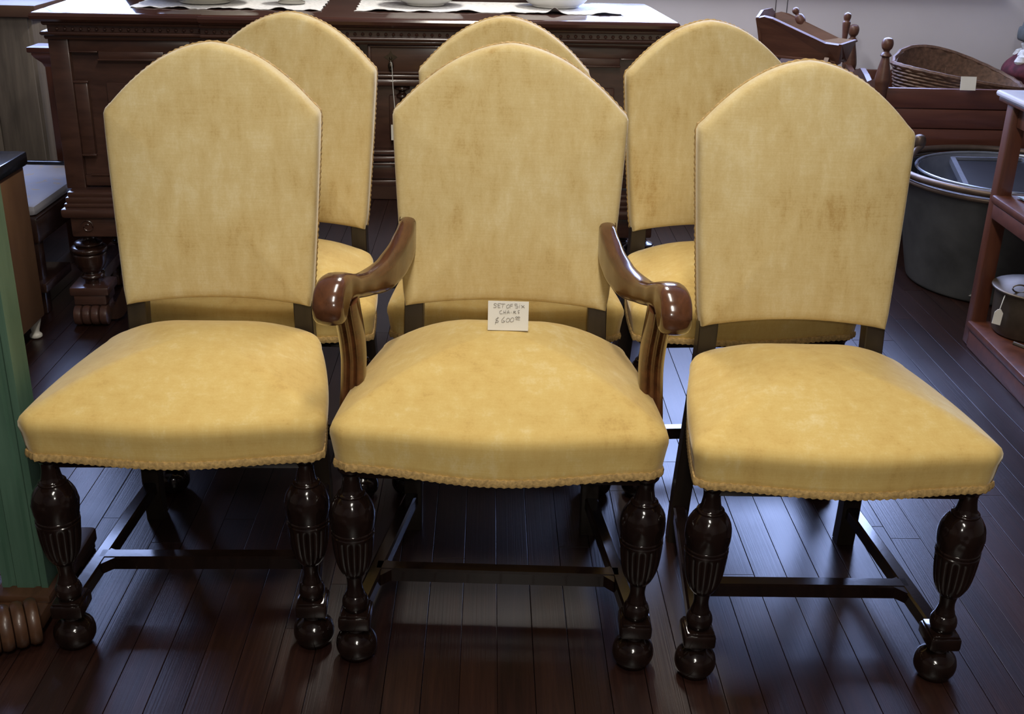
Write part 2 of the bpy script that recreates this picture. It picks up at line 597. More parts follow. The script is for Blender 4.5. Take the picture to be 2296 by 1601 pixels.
def seat_outline(sw, sr, y0, y1, bow, rc, nrm=28):
    """closed outline, starts at front-left corner, counter-clockwise seen from above"""
    pts = []
    n = nrm
    for k in range(n):                       # front edge, left -> right, bowed
        t = -1 + 2 * k / (n - 1)
        e = 1.0 - 0.0 * t
        bl = bow * (0.5 + 0.5 * math.cos(math.pi * t))
        x = sw * t
        y = y0 - bl
        cr = 0.016                           # small corner radius
        d = (1 - abs(t)) * sw
        if d < cr:
            y += cr - math.sqrt(max(0, cr * cr - (cr - d) ** 2))
        pts.append((x, y))
    m = 14
    y_s = y0 + 0.016
    for k in range(1, m + 1):                # right side, slightly bulged
        t = k / m
        y = y_s + (y1 - rc - y_s) * t
        x = sw + (sr - sw) * (0.35 * t + 0.65 * t ** 2)
        pts.append((x, y))
    q = 12
    cx, cy = sr - rc * 1.2, y1 - rc
    for k in range(1, q + 1):
        a = math.pi / 2 * k / q
        pts.append((cx + rc * 1.2 * math.cos(a), cy + rc * math.sin(a)))
    for k in range(1, 9):
        pts.append((cx - 2 * cx * k / 9, y1))
    for k in range(0, q):
        a = math.pi / 2 + math.pi / 2 * k / q
        pts.append((-cx + rc * 1.2 * math.cos(a), cy + rc * math.sin(a)))
    for k in range(m, 0, -1):
        t = k / m
        y = y_s + (y1 - rc - y_s) * t
        x = sw + (sr - sw) * (0.35 * t + 0.65 * t ** 2)
        pts.append((-x, y))
    return pts


def offset(pts, d):
    n = len(pts)
    out = []
    for i in range(n):
        a, b = Vector(pts[i - 1]), Vector(pts[(i + 1) % n])
        t = (b - a)
        if t.length < 1e-9:
            out.append(pts[i]); continue
        t.normalize()
        out.append((pts[i][0] + t.y * d, pts[i][1] - t.x * d))   # outward for ccw
    return out


def gimp(path, r1, r2, step, upv, closed):
    """plaited braid: a flat cord whose outline swells along its length"""
    P = [Vector(p) for p in path]
    if closed:
        P.append(P[0].copy())
    Q, acc = [P[0]], 0
    for i in range(len(P) - 1):
        L = (P[i + 1] - P[i]).length
        k = max(1, int(L / step))
        for j in range(1, k + 1):
            Q.append(P[i].lerp(P[i + 1], j / k))
    if closed:
        Q.pop()
    n = 6
    sec = [(r1 * math.cos(2 * math.pi * k / n), r2 * math.sin(2 * math.pi * k / n)) for k in range(n)]
    scl = [(1 + 0.28 * math.sin(i * 1.9), 1 + 0.16 * math.sin(i * 1.9 + 1)) for i in range(len(Q))]
    b = MB(); b.sweep(Q, sec, scl, upv=upv, closed=closed)
    return b


SIDE = dict(a=.222, sw=.254, sr=.205, zb=.400, rf=.188, d=.462, bb=.189, zbb=.525, s=.2115, zs=.908, zA=1.033, ze=.470, hd=.076, ya=.396, bow=.022, dip=.004)
ARM = dict(a=.256, sw=.280, sr=.235, zb=.403, rf=.195, d=.462, bb=.206, zbb=.542, s=.231, zs=.919, zA=1.048, ze=.478, hd=.100, ya=.402, bow=.024, dip=.010)


def dome_z(D, x, y):
    return None


def build_seat(D, parent):
    out = seat_outline(D['sw'], D['sr'], -.020, .420, D['bow'], .085)
    n = len(out)
    cx, cy = 0.0, 0.205
    rings = []
    zb, ze, hd = D['zb'], D['ze'], D['hd']

    def dip(x, y):
        if y < 0.0:
            return -D['dip'] * (0.5 + 0.5 * math.cos(math.pi * x / D['sw']))
        return 0
    for (d, z, k) in ((-.006, zb - .003, 1), (0, zb, 1), (.002, zb + .02, 1), (.006, zb + .045, .6), (.009, ze - .014, .2), (.0085, ze - .004, 0),
                      (.004, ze + .005, 0), (-.006, ze + .011, 0)):
        o = offset(out, d)
        rings.append([(x, y, z + dip(x, y) * k) for x, y in o])
    base = offset(out, -.006)
    z0 = ze + .010
    h = hd - .010
    for s in (.95, .88, .80, .71, .61, .5, .38, .25, .12):
        rings.append([(cx + (x - cx) * s, cy + (y - cy) * s, z0 + h * (1 - s ** 2.1)) for x, y in base])
    b = MB(); b.rings(rings, center0=(0, cy, zb - .003), center1=(0, cy, z0 + h))
    seat = b.build('seat', MVS, parent, ang=70)
    path = [(x, y, zb + .004 + dip(x, y)) for x, y in offset(out, .002)]
    gimp(path, .0035, .0078, .0035, (0, 0, 1), True).build('gimp', M_GIMP, seat)
    return seat


def yplane(D, z):
    return D['ya'] + (z - D['zbb']) * .185 - max(0, z - D['zs']) * .03


def back_outline(D):
    bb, zb, s, zs, zA = D['bb'], D['zbb'], D['s'], D['zs'], D['zA']
    pts = []
    for k in range(17):                      # bottom left -> right, arched up in the middle
        t = -1 + 2 * k / 16
        pts.append((bb * .985 * t, zb + .017 * (1 - t * t)))
    for k in range(1, 15):                   # right side, flaring a little towards the shoulder
        t = k / 15
        pts.append((bb + (s - bb) * (1.15 * t - 0.15 * t ** 3) , zb + .006 + (zs - zb - .012) * t))
    pts.append((s - .0005, zs - .008)); pts.append((s - .004, zs + .001))
    for k in range(1, 40):
        u = 1 - 2 * k / 40
        w = 1 - (0.80 * abs(u) ** 2.1 + 0.20 * abs(u) ** 1.2)
        pts.append(((s - .005) * u, zs + (zA - zs) * w))
    pts.append((-s + .004, zs + .001)); pts.append((-s + .0005, zs - .008))
    for k in range(14, 0, -1):
        t = k / 15
        pts.append((-(bb + (s - bb) * (1.15 * t - 0.15 * t ** 3)), zb + .006 + (zs - zb - .012) * t))
    return pts


def build_back(D, parent):
    out = back_outline(D)
    rings = []
    # x,z outline is counter-clockwise seen from the front (-y)
    for (d, dy) in ((-.010, .052), (-.002, .050), (.0, .044), (.0005, .034), (.0, .022), (-.0015, .012), (-.005, .005), (-.011, .001)):
        rings.append([(x, yplane(D, z) + dy, z) for x, z in offset(out, d)])
    base = offset(out, -.011)
    cz = (D['zbb'] + D['zs']) / 2 + .03
    for s in (.94, .86, .76, .64, .5, .35, .18):
        rings.append([(x * s, yplane(D, cz + (z - cz) * s) + .001 - .016 * (1 - s ** 2.4), cz + (z - cz) * s) for x, z in base])
    b = MB(); b.rings(rings, center0=(0, yplane(D, cz) + .052, cz), center1=(0, yplane(D, cz) - .015, cz))
    back_ = b.build('backrest', MV, parent, ang=70)
    path = [(x, yplane(D, z) + .050, z) for x, z in offset(out, -.0012)]
    gimp(path, .0034, .0046, .0035, (0, 1, 0), True).build('gimp', M_GIMP, back_)
    return back_


def build_chair(D, root, arms=False):
    for s in (-1, 1):
        inst('front_leg', LEG, root, (s * D['a'], 0, 0))
        inst('stretcher_block', PAD, root, (s * D['a'], 0, 0))
        b = MB()
        xi = D['bb'] - .021
        pth = catmull([(s * D['rf'], D['d'], 0), (s * (D['rf'] - .002), D['d'] - .012, .12), (s * (xi + .008), .436, .33), (s * (xi + .002), .430, .47),
                       (s * xi, .437, .56), (s * (xi - .002), yplane(D, .74) + .03, .74), (s * (xi - .01), yplane(D, .86) + .03, .86)], 4)
        sec = [(.019, .017), (.017, .019), (-.017, .019), (-.019, .017), (-.019, -.017), (-.017, -.019), (.017, -.019), (.019, -.017)]
        b.sweep(pth, sec, upv=(0, 1, 0))
        b.build('rear_leg', M_LEG2, root)
        # side stretcher
        b = MB()
        A, B = Vector((s * D['a'], .0, .0865)), Vector((s * D['rf'], D['d'] - .012, .0865))
        sec = [(.014, .010), (.010, .0135), (-.010, .0135), (-.014, .010), (-.014, -.0135), (.014, -.0135)]
        b.sweep([A, A.lerp(B, .5), B], sec)
        b.build('side_stretcher', M_LEG, root)
    t = .155 / D['d']
    xs = D['a'] + (D['rf'] - D['a']) * t
    b = MB()
    b.sweep([(-xs, .152, .0865), (0, .152, .0865), (xs, .152, .0865)], [(.016, .010), (.012, .0135), (-.012, .0135), (-.016, .010), (-.016, -.0135), (.016, -.0135)])
    for s in (-1, 1):     # mitred gussets where the cross rail meets the side rails
        g = [(s * (xs - .032), .152 - .013), (s * (xs - .010), .152 - .036), (s * (xs - .006), .152 + .024), (s * (xs - .026), .152 + .013)]
        v = [(x, y, .0745) for x, y in g] + [(x, y, .0985) for x, y in g]
        b.add(v, [(0, 1, 2, 3), (7, 6, 5, 4), (0, 4, 5, 1), (1, 5, 6, 2), (2, 6, 7, 3), (3, 7, 4, 0)])
    b.build('cross_stretcher', M_LEG, root)
    # dark seat rails under the upholstery
    b = MB()
    b.box(-D['sw'] + .03, D['sw'] - .03, -.012, .02, D['zb'] - .022, D['zb'] + .01, .003)
    b.build('seat_rail', M_LEG, root)
    b = MB()
    b.box(-D['rf'] + .015, D['rf'] - .015, .405, .43, D['zb'] - .02, D['zb'] + .03, .003)
    b.build('seat_rail', M_LEG, root)
    build_seat(D, root)
    build_back(D, root)
    if arms:
        for s in (-1, 1):
            build_arm(D, root, s)


M_LEG2 = wood('dark_chair_post', (0.014, 0.009, 0.006), (0.03, 0.02, 0.013), 0.38, 0.1, (14, 14, 1.5), 0.08)


def lerp_tab(tab, y):
    for (a, va), (b, vb) in zip(tab, tab[1:]):
        if a >= y >= b:
            t = (a - y) / (a - b)
            t = t * t * (3 - 2 * t) * .3 + t * .7
            return va + (vb - va) * t
    return tab[0][1] if y > tab[0][0] else tab[-1][1]


ARM_X = [(.45, .196), (.40, .198), (.35, .206), (.28, .222), (.20, .249), (.13, .268), (.08, .280), (.03, .287), (0, .288)]
ARM_W = [(.45, .0165), (.35, .0180), (.20, .0205), (.10, .0245), (.03, .0265), (0, .0265)]
ARM_TOP = [(.445, .722), (.41, .720), (.37, .709), (.32, .695), (.26, .685), (.20, .684), (.15, .697), (.11, .713), (.075, .723), (.045, .722), (.022, .708), (.009, .686),
           (.010, .665), (.022, .650), (.040, .645), (.056, .650), (.066, .661)]
ARM_BOT = [(.066, .661), (.078, .667), (.10, .666), (.14, .656), (.19, .643), (.25, .630), (.31, .628), (.36, .634), (.40, .644), (.445, .655)]


def build_arm(D, root, s):
    # the arm: a sawn profile with rounded edges, sweeping out and rolling over at the hand-rest
    top = [(p.x, p.y) for p in catmull([(y, z, 0) for y, z in ARM_TOP], 4)]
    bot = [(p.x, p.y) for p in catmull([(y, z, 0) for y, z in ARM_BOT], 4)][1:]
    prof = top + bot

    def point(y, z, t):
        x, w = lerp_tab(ARM_X, y), lerp_tab(ARM_W, y)
        dx = (lerp_tab(ARM_X, y - .01) - lerp_tab(ARM_X, y + .01)) / .02
        nrm = Vector((1, dx, 0)).normalized()          # plan normal of the arm's centre line
        return (s * (x + nrm.x * w * t), y + nrm.y * w * t, z)
    area2 = sum(prof[i - 1][0] * prof[i][1] - prof[i][0] * prof[i - 1][1] for i in range(len(prof)))
    sg = 1 if area2 > 0 else -1
    rings = []
    for t, ins in ((-1, -.0150), (-.99, -.0115), (-.94, -.0078), (-.84, -.0044), (-.66, -.0018), (-.35, -.0002), (0, .0004), (.35, -.0002), (.66, -.0018), (.84, -.0044), (.94, -.0078), (.99, -.0115), (1, -.0150)):
        rings.append([point(y, z, t) for y, z in offset(prof, ins * sg)])
    b = MB(); b.rings(rings)
    n = len(prof)
    k = len(rings)
    for o in (0, (k - 1) * n):
        for i in range(n // 2 - 1):
            b.f.append((o + i, o + i + 1, o + n - 2 - i, o + n - 1 - i))
    b.build('arm', M_ARM, root, ang=55)
    # reeded support curving down to the seat rail
    pth = catmull([(s * .271, .100, .670), (s * .270, .110, .640), (s * .268, .132, .59), (s * .268, .148, .54), (s * .271, .153, .49), (s * .274, .146, .44), (s * .276, .138, .395)], 5)
    sec = []
    for k in range(25):                      # three reeds on the front face
        x = -1 + 2 * k / 24
        sec.append((x * .019, -.016 - .0065 * abs(math.sin(math.pi * 1.5 * (x + 1)))))
    sec += [(.021, -.012), (.021, .019), (.015, .022), (-.015, .022), (-.021, .019), (-.021, -.012)]
    b = MB(); b.sweep(pth, sec, upv=(0, 1, 0))
    b.build('arm_support', M_ARM, root, ang=35)


GRP = 'set of six gold velvet dining chairs'
proto = empty('side_chair', (-.535, 1.754, 0), R(1.1), 'gold velvet side chair in the front row beside the green table leg', 'chair', GRP)
build_chair(SIDE, proto)
for (x, y, a, lab) in ((.616, 1.678, -.15, 'gold velvet side chair in the front row, nearest the big metal tub'),
                       (-.503, 2.323, -1.87, 'gold velvet side chair in the back row, behind the front chair by the green leg'),
                       (.046, 2.337, .8, 'gold velvet side chair in the back row, directly behind the armchair'),
                       (.587, 2.355, 4.28, 'gold velvet side chair in the back row, below the small wooden doll cradle')):
    c = copy_tree(proto)
    c.location = (x, y, 0)
    c.rotation_euler = (0, 0, R(a))
    tag(c, lab)
armchair = empty('armchair', (.027, 1.713, 0), R(-1.93), 'gold velvet armchair with curved mahogany arms and a price card on its seat', 'chair', GRP)
build_chair(ARM, armchair, True)

# ------------------------------------------------------------------ price card on the armchair
card = empty('price_card', (.0, .0, 0), 0, 'small white handwritten price card standing on the armchair seat', 'price card')
CW, CH = .074, .0545


def stroke(mb, pts, w=.0011):
    P = [Vector((x * CW, -.0009, z * CH)) for x, z in pts]
    P = catmull(P, 4) if len(P) > 2 else P
    mb.sweep(P, [(w / 2, .0002), (-w / 2, .0002), (-w / 2, -.0002), (w / 2, -.0002)], upv=(0, 1, 0))


b = MB(); b.box(-CW / 2, CW / 2, -.0004, .0004, 0, CH)
# thin folded prop behind
b.add([(-CW / 2, .0004, CH), (CW / 2, .0004, CH), (CW / 2, .024, .003), (-CW / 2, .024, .003), (-CW / 2, .0010, CH), (CW / 2, .0010, CH), (CW / 2, .0246, .003), (-CW / 2, .0246, .003)],
      [(0, 1, 2, 3), (7, 6, 5, 4), (0, 4, 5, 1), (2, 6, 7, 3), (0, 3, 7, 4), (1, 5, 6, 2)])
b.build('card', M_WHITE, card, smooth=False)


def cpt(px, py):
    """sheet coordinates: px 0..100 across, py 0..100 down"""
    return ((px - 50) / 100, 1 - py / 100)


txt = MB()
LET = [
    # SET OF SIX
    [(22, 11), (17, 8), (14, 12), (20, 17), (19, 22), (13, 22)], [(24, 9), (24, 22)], [(24, 9), (31, 8)], [(24, 15), (29, 15)], [(24, 22), (30, 22)],
    [(31, 9), (42, 9)], [(37, 9), (35, 22)],
    [(49, 11), (45, 17), (47, 23), (52, 20), (52, 12), (49, 11)], [(55, 10), (54, 24)], [(55, 10), (61, 9)], [(55, 16), (60, 15)],
    [(72, 9), (66, 8), (66, 13), (73, 16), (73, 21), (67, 22)], [(77, 12), (77, 22)], [(77, 7), (77.6, 8)], [(81, 12), (90, 21)], [(89, 12), (82, 22)],
    # CHAIRS
    [(34, 31), (29, 35), (30, 43), (36, 42)], [(39, 32), (38, 44)], [(44, 30), (42, 44)], [(38, 39), (44, 37)], [(46, 44), (50, 31), (53, 42)], [(47, 39), (52, 38)],
    [(57, 35), (57, 41)], [(63, 33), (62, 42)], [(63, 33), (68, 34), (63, 38)], [(64, 38), (70, 41)], [(78, 30), (74, 31), (74, 35), (77, 38), (74, 41)],
    # $600.00
    [(27, 57), (21, 60), (20, 65), (26, 68), (24, 73), (18, 72)], [(25, 54), (18, 80)],
    [(41, 53), (35, 63), (34, 71), (39, 72), (42, 68), (37, 66)], [(49, 57), (45, 64), (47, 71), (53, 68), (53, 59), (49, 57)],
    [(60, 55), (55, 63), (57, 70), (63, 67), (64, 58), (60, 55)],
    [(71, 51), (68, 54), (70, 57), (74, 55), (71, 51)], [(76, 51), (74, 54), (76, 57), (79, 54), (76, 51)], [(68, 61), (79, 63)],
]
for L in LET:
    stroke(txt, [cpt(*p) for p in L], .00058)
txt.build('lettering', M_INK, card, smooth=False)
card.rotation_euler = (R(-8), 0, R(-1.5))
card.location = (.042, 1.914, .5790)

# ------------------------------------------------------------------ sideboard
SBL = 'long dark walnut sideboard with moulded top and turned legs behind the chairs'
sb = empty('sideboard', (-.372, 3.385, 0), R(3.0), SBL, 'sideboard')
HX = .925          # half length of the top


def break_poly(hx, d, step, cx=.465):
    """plan of a break-front slab: front edge projects by step between -cx and cx"""
    return [(-hx, d), (-cx, d), (-cx, d - step), (cx, d - step), (cx, d), (hx, d)]


def slab(mb, hx, yf, yb, z0, z1, step=.018, ch=0.0):
    pts = break_poly(hx, yf, step) + [(hx, yb), (-hx, yb)]
    n = len(pts)
    if ch > 0:                              # rounded nose: three profile rings
        levels = [(z0, -ch), (z0 + (z1 - z0) * .25, -ch * .25), (z0 + (z1 - z0) * .6, 0), (z0 + (z1 - z0) * .85, -ch * .3), (z1, -ch)]
    else:
        levels = [(z0, 0), (z1, 0)]
    rings = []
    for z, d in levels:
        rings.append([(x + d * (1 if x > 0 else -1), (y - d if y < yb - .01 else y), z) for x, y in pts])
    v = [p for r in rings for p in r]
    f = []
    for i in range(len(rings) - 1):
        for k in range(n):
            f.append((i * n + k, i * n + (k + 1) % n, (i + 1) * n + (k + 1) % n, (i + 1) * n + k))
    f += [(0, 1, 4, 5, 6, 7), (1, 2, 3, 4)]
    o = (len(rings) - 1) * n
    f += [tuple(o + i for i in q) for q in ((0, 1, 4, 5, 6, 7), (1, 2, 3, 4))]
    mb.add(v, f)


SB_Y1 = .56
b = MB(); slab(b, HX + .014, .0, SB_Y1, .940, .966, .018, .010); b.build('top', M_SBT, sb, ang=30)
b = MB()
slab(b, HX - .012, .022, SB_Y1, .928, .941, .018, .004)
slab(b, HX - .022, .040, SB_Y1, .908, .929, .018, 0)
b.build('frieze', M_SBX, sb, ang=30)
b = MB()
k = 0
x = -HX + .05
while x < HX - .04:
    yy = .037 - (.018 if abs(x) < .465 else 0)
    b.lathe([(.0006, -.005), (.004, -.003), (.0052, .0), (.004, .003), (.0006, .005)], 8, mat=T(x, yy, .917))
    x += .0225
tag(b.build('beading', M_SBX, sb), 'row of small carved beads')
b = MB()
slab(b, HX - .002, .028, SB_Y1, .898, .910, .018, .005)
slab(b, HX - .008, .046, SB_Y1, .886, .899, .018, .003)
b.build('cornice_moulding', M_SBX, sb, ang=30)
# carcass
CX = HX - .012
FY = .060
b = MB()
b.box(-CX, CX, FY + .03, SB_Y1 - .01, .462, .888)
b.build('carcass', M_SB, sb, smooth=False)
for sx in (-1, 1):
    b = MB(); b.box(sx * CX - .0 if sx < 0 else CX - .058, -CX + .058 if sx < 0 else CX, FY, FY + .04, .440, .888, .004); b.build('corner_stile', M_SB, sb)
    b = MB()
    c0 = sx * .485
    b.box(min(c0 - .02, c0 + .02), max(c0 - .02, c0 + .02), FY - .012, FY + .04, .440, .888, .004); b.build('stile', M_SB, sb)
# end doors: recessed notched panel
for sx in (-1, 1):
    x0, x1 = (.505, CX - .058)
    cxm = (x0 + x1) / 2
    dr = MB(); dr.box(sx * cxm - (x1 - x0) / 2, sx * cxm + (x1 - x0) / 2, FY + .024, FY + .034, .462, .886)
    door = dr.build('door', M_SB, sb, smooth=False)
    hw = (x1 - x0) / 2

    def blk(a, b_, z0, z1, nm='raised_block', y=FY + .004):
        m = MB(); m.box(sx * cxm + a, sx * cxm + b_, y, FY + .026, z0, z1, .004); m.build(nm, M_SB, door)
    blk(-hw, hw, .850, .886)                        # top rail
    blk(-.095, .095, .828, .852)                    # drop in the middle of the top rail
    blk(-hw, hw, .448, .482)                        # bottom rail
    blk(-.095, .095, .480, .502)
    blk(-hw, -hw + .040, .545, .762); blk(hw - .040, hw, .545, .762)
    for (p, q, z0, z1) in ((-.097, .097, .8245, .8305), (-hw, -.095, .8475, .852), (.095, hw, .8475, .852), (-hw, -hw + .043, .759, .766), (hw - .043, hw, .759, .766),
                           (-hw, -hw + .043, .541, .547), (hw - .043, hw, .541, .547), (-hw + .02, hw - .02, .480, .486)):
        m = MB(); m.box(sx * cxm + p, sx * cxm + q, FY - .001, FY + .012, z0, z1, .002)      # moulded ledges round the field
        m.build('ledge_moulding', M_SBX, door)
    # lozenge of raised field in the middle of the door
    m = MB(); m.box(sx * cxm - .085, sx * cxm + .085, FY + .016, FY + .027, .56, .76, .006); m.build('field_panel', M_SB, door)
# centre: two drawers over two doors
for sx in (-1, 1):
    x0, x1 = (.014, .455)
    xa, xb = (x0, x1) if sx > 0 else (-x1, -x0)
    m = MB(); m.box(xa, xb, FY - .014, FY + .032, .800, .884, .003)
    dw = m.build('drawer', M_SBX, sb)
    m = MB()
    for (p, q, r_, t_) in ((xa, xb, .876, .884), (xa, xb, .800, .808), (xa, xa + .010, .800, .884), (xb - .010, xb, .800, .884)):
        m.box(p, q, FY - .022, FY - .010, r_, t_, .003)
    m.build('drawer_moulding', M_SBX, dw)
    for px in (xa + .068, xb - .068):
        m = MB()
        m.prism([(px - .020, .850), (px, .836), (px + .020, .850), (px + .006, .857), (px, .868), (px - .006, .857)], FY - .0165, FY - .0135)
        m.lathe([(.003, .850), (.0045, .846), (.003, .842)], 10, mat=T(px, FY - .021, 0))
        m.lathe(smooth_prof([(.002, .842), (.0035, .838), (.0075, .830), (.0085, .823), (.006, .817), (.0065, .815), (.003, .810), (.0015, .806)], 3), 14, mat=T(px, FY - .024, 0))
        m.build('drop_pull', M_BRASS, dw)
    m = MB(); m.box(xa, xb, FY + .008, FY + .030, .570, .762, .003)
    cd = m.build('door', M_SB, sb)
    m = MB(); m.box(xa + .06, xb - .06, FY + .0, FY + .012, .600, .735, .006); m.build('field_panel', M_SB, cd)
    for px in (xa + .10, xb - .10):                 # split turning applied under the drawer rail
        m = MB(); m.lathe(smooth_prof([(.022, .762), (.024, .754), (.012, .748), (.010, .742), (.017, .736), (.018, .728), (.008, .722), (.009, .70), (.016, .66), (.010, .62), (.012, .61), (.004, .60)], 3), 16, mat=T(px, FY + .004, 0))
        m.build('applied_turning', M_SBD, cd)
m = MB()
m.box(-.465, .465, FY - .024, FY + .03, .788, .799, .004); m.box(-.465, .465, FY - .030, FY + .03, .766, .786, .005)
m.build('drawer_rail', M_SBX, sb)
m = MB()
m.box(-.465, .465, FY - .020, FY + .03, .556, .570, .004); m.box(-.465, .465, FY - .030, FY + .03, .536, .553, .005)
m.box(-.465, .465, FY - .024, FY + .03, .523, .533, .004); m.box(-.465, .465, FY - .010, FY + .03, .478, .523, .004)
m.box(-.465, .465, FY - .016, FY + .03, .456, .476, .004)
m.build('centre_base_moulding', M_SBX, sb)
b = MB(); b.prism([(-.80, .966), (.62, .966), (.62, 1.70), (.45, 1.74), (.25, 1.80), (-.09, 1.84), (-.43, 1.80), (-.63, 1.74), (-.80, 1.70)], SB_Y1 - .03, SB_Y1 - .005); b.build('unseen_backboard', M_SBX, sb, ang=20)  # unseen back, made tall so the floor reflects something dark
# pedestal caps, turned legs, block feet with carved scrolls
LEGP = smooth_prof([(.030, .300), (.033, .294), (.030, .287), (.021, .284), (.019, .276), (.026, .268), (.041, .262), (.043, .256), (.036, .252), (.036, .2515), (.052, .247),
                    (.056, .240), (.053, .232), (.046, .229), (.046, .228), (.050, .224), (.050, .212), (.046, .190), (.036, .172), (.027, .163), (.027, .160), (.033, .155),
                    (.035, .149), (.029, .143), (.024, .140), (.024, .125)], 3)[::-1]
for (px, py) in ((-.880, .092), (-.44, .092), (.44, .092), (.880, .092), (-.880, .47), (.880, .47)):
    m = MB()
    lo, hi = (.033, .205) if px < -.6 else ((.205, .033) if px > .6 else (.11, .11))
    pc = py - .032
    m.box(px - lo + .014, px + hi - .014, pc - 0.050, pc + .06, .425, .442, .004)
    m.box(px - lo + .008, px + hi - .008, pc - 0.057, pc + .06, .408, .427, .005)
    m.box(px - lo + .004, px + hi - .004, pc - 0.063, pc + .06, .396, .409, .004)
    m.box(px - lo - .006, px + hi + .006, pc - 0.077, pc + .06, .366, .396, .010)
    cap = m.build('pedestal_cap', M_SBX, sb)
    m = MB(); m.box(px - lo + .014, px + hi - .014, pc - .055, pc + .055, .302, .367, .006)
    blk_ = m.build('carved_block', M_SB, sb)
    for sx in (-1, 1):
        sp = [(px + (hi - lo) / 2 + sx * .055 + .022 * (1 - .7 * t / 20) * math.cos(t * .42) * sx, pc - .057, .336 + .022 * (1 - .7 * t / 20) * math.sin(t * .42)) for t in range(21)]
        m = MB(); m.tube(sp, .0025, 6); m.build('scroll_carving', M_SB, blk_)
    m = MB(); m.lathe(LEGP, 28, mat=T(px, py, 0)); m.build('leg', M_SBD, sb)
    m = MB()
    m.box(px - .06, px + .06, py - .06, py + .06, .100, .127, .005)
    m.box(px - .05, px + .05, py - .055, py + .05, .068, .102, .004)
    ft = m.build('foot_block', M_SB, sb)
    m = MB()
    for j in range(4):                              # four-ridged scroll toe
        m.lathe([(.026, -.0125), (.031, -.010), (.033, 0), (.031, .010), (.026, .0125)], 20, mat=T(px - .0405 + .027 * j, py - .050, .034, 0, 0, R(90)))
    m.build('scroll_toe', M_SB, ft)
    m = MB(); m.box(px - .045, px + .045, py - .04, py + .045, .002, .07, .006); m.build('heel', M_SB, ft)
    sgn = 1 if px < 0 else -1
    if abs(px) > .6 and py < .3:                    # curved bracket running inwards to the rail
        prof = catmull([(px + sgn * .045, 0, .03), (px + sgn * .075, 0, .035), (px + sgn * .10, 0, .08), (px + sgn * .13, 0, .13), (px + sgn * .19, 0, .16)], 5)
        m = MB(); m.sweep([(p.x, py + .0, p.z) for p in prof], [(.028, .020), (-.028, .020), (-.028, -.020), (.028, -.020)], upv=(0, 0, 1)); m.build('bracket', M_SBD, sb)
m = MB(); m.box(-.76, .76, .075, .12, .108, .150, .005); m.build('stretcher', M_SBD, sb)
for sx in (-1, 1):
    m = MB(); m.box(sx * .880 - .025, sx * .880 + .025, .15, .42, .108, .15, .005); m.build('stretcher', M_SBD, sb)

# string and paper tag tied to a drawer pull
SBM = Matrix.Translation((-.372, 3.385, 0)) @ Matrix.Rotation(R(3.0), 4, 'Z')
tg = empty('price_tag', SBM @ Vector((.082, FY - .026, .60)), R(3), 'paper tag on a white string tied to the sideboard drawer pull', 'tag')
b = MB(); b.tube(catmull([(-.004, .0, .232), (.002, -.006, .236), (.004, -.008, .22), (.006, -.008, .16), (.010, -.008, .10), (.011, -.008, .05)], 4), .0011, 6); b.build('string', M_STRING, tg)
b = MB(); b.box(-.002, .024, -.0085, -.0078, .005, .052); b.build('paper', M_WHITE, tg, smooth=False)

# lace runners and dishes on the sideboard
TOPZ = .966


def lace(name, x0, x1, y0, y1, label, seed, fold=None):
    rnd = random.Random(seed)
    nx, ny = 150, 16
    ph = [rnd.uniform(0, 6.28) for _ in range(4)]
    P = []
    for j in range(ny + 1):
        row = []
        v = j / ny
        for i in range(nx + 1):
            u = i / nx
            x = x0 + (x1 - x0) * u
            y = y0 + (y1 - y0) * v
            e = min(v / .2, 1) if v < .2 else 1
            sc_ = .007 * abs(math.sin(u * (x1 - x0) / .026 * math.pi))
            if j == 0:
                y += sc_ + .006 * math.sin(u * 9 + ph[0])
            if i in (0, nx):
                x += (1 if i == 0 else -1) * .007 * abs(math.sin(v * 14))
            z = .0022 + (1 - e) * (.004 * max(0, math.sin(u * 38 + ph[1])) + .004 * max(0, math.sin(u * 23 + ph[2])))
            if fold is not None:
                z += (1 - e) * .016 * math.exp(-((u - fold) / .018) ** 2)
            row.append((x, y, z))
        P.append(row)
    v, f = [], []
    for layer in (0, 1):
        for row in P:
            for p in row:
                v.append((p[0], p[1], p[2] - .0014 * layer))
    m = nx + 1
    off = m * (ny + 1)
    for j in range(ny):
        for i in range(nx):
            a = j * m + i
            f.append((a, a + 1, a + m + 1, a + m)); f.append((off + a, off + a + m, off + a + m + 1, off + a + 1))
    for i in range(nx):
        f.append((i, off + i, off + i + 1, i + 1)); a = ny * m + i; f.append((a, a + 1, off + a + 1, off + a))
    for j in range(ny):
        a = j * m; f.append((a, a + m, off + a + m, off + a)); a = j * m + nx; f.append((a, off + a, off + a + m, a + m))
    b = MB(); b.add(v, f)
    o = b.build(name, M_LACE, None, (-.372, 3.385, TOPZ), (0, 0, R(3.0)))
    return tag(o, label, 'doily', 'lace runners on the sideboard')


lace('lace_runner', -.70, -.125, .150, .50, 'white lace runner on the left half of the sideboard top', 3)
lace('lace_runner', -.03, .80, .165, .50, 'wider white lace runner with a fringed edge on the right half of the sideboard', 5, .735)


def sbp(x, y, z):
    return SBM @ Vector((x, y, z))


def dish(name, x, y, prof, mat, label, cat, group=None, n=40):
    b = MB(); b.lathe(smooth_prof(prof, 4), n)
    o = b.build(name, mat, None, sbp(x, y, TOPZ + .0035), ang=60)
    return tag(o, label, cat, group)


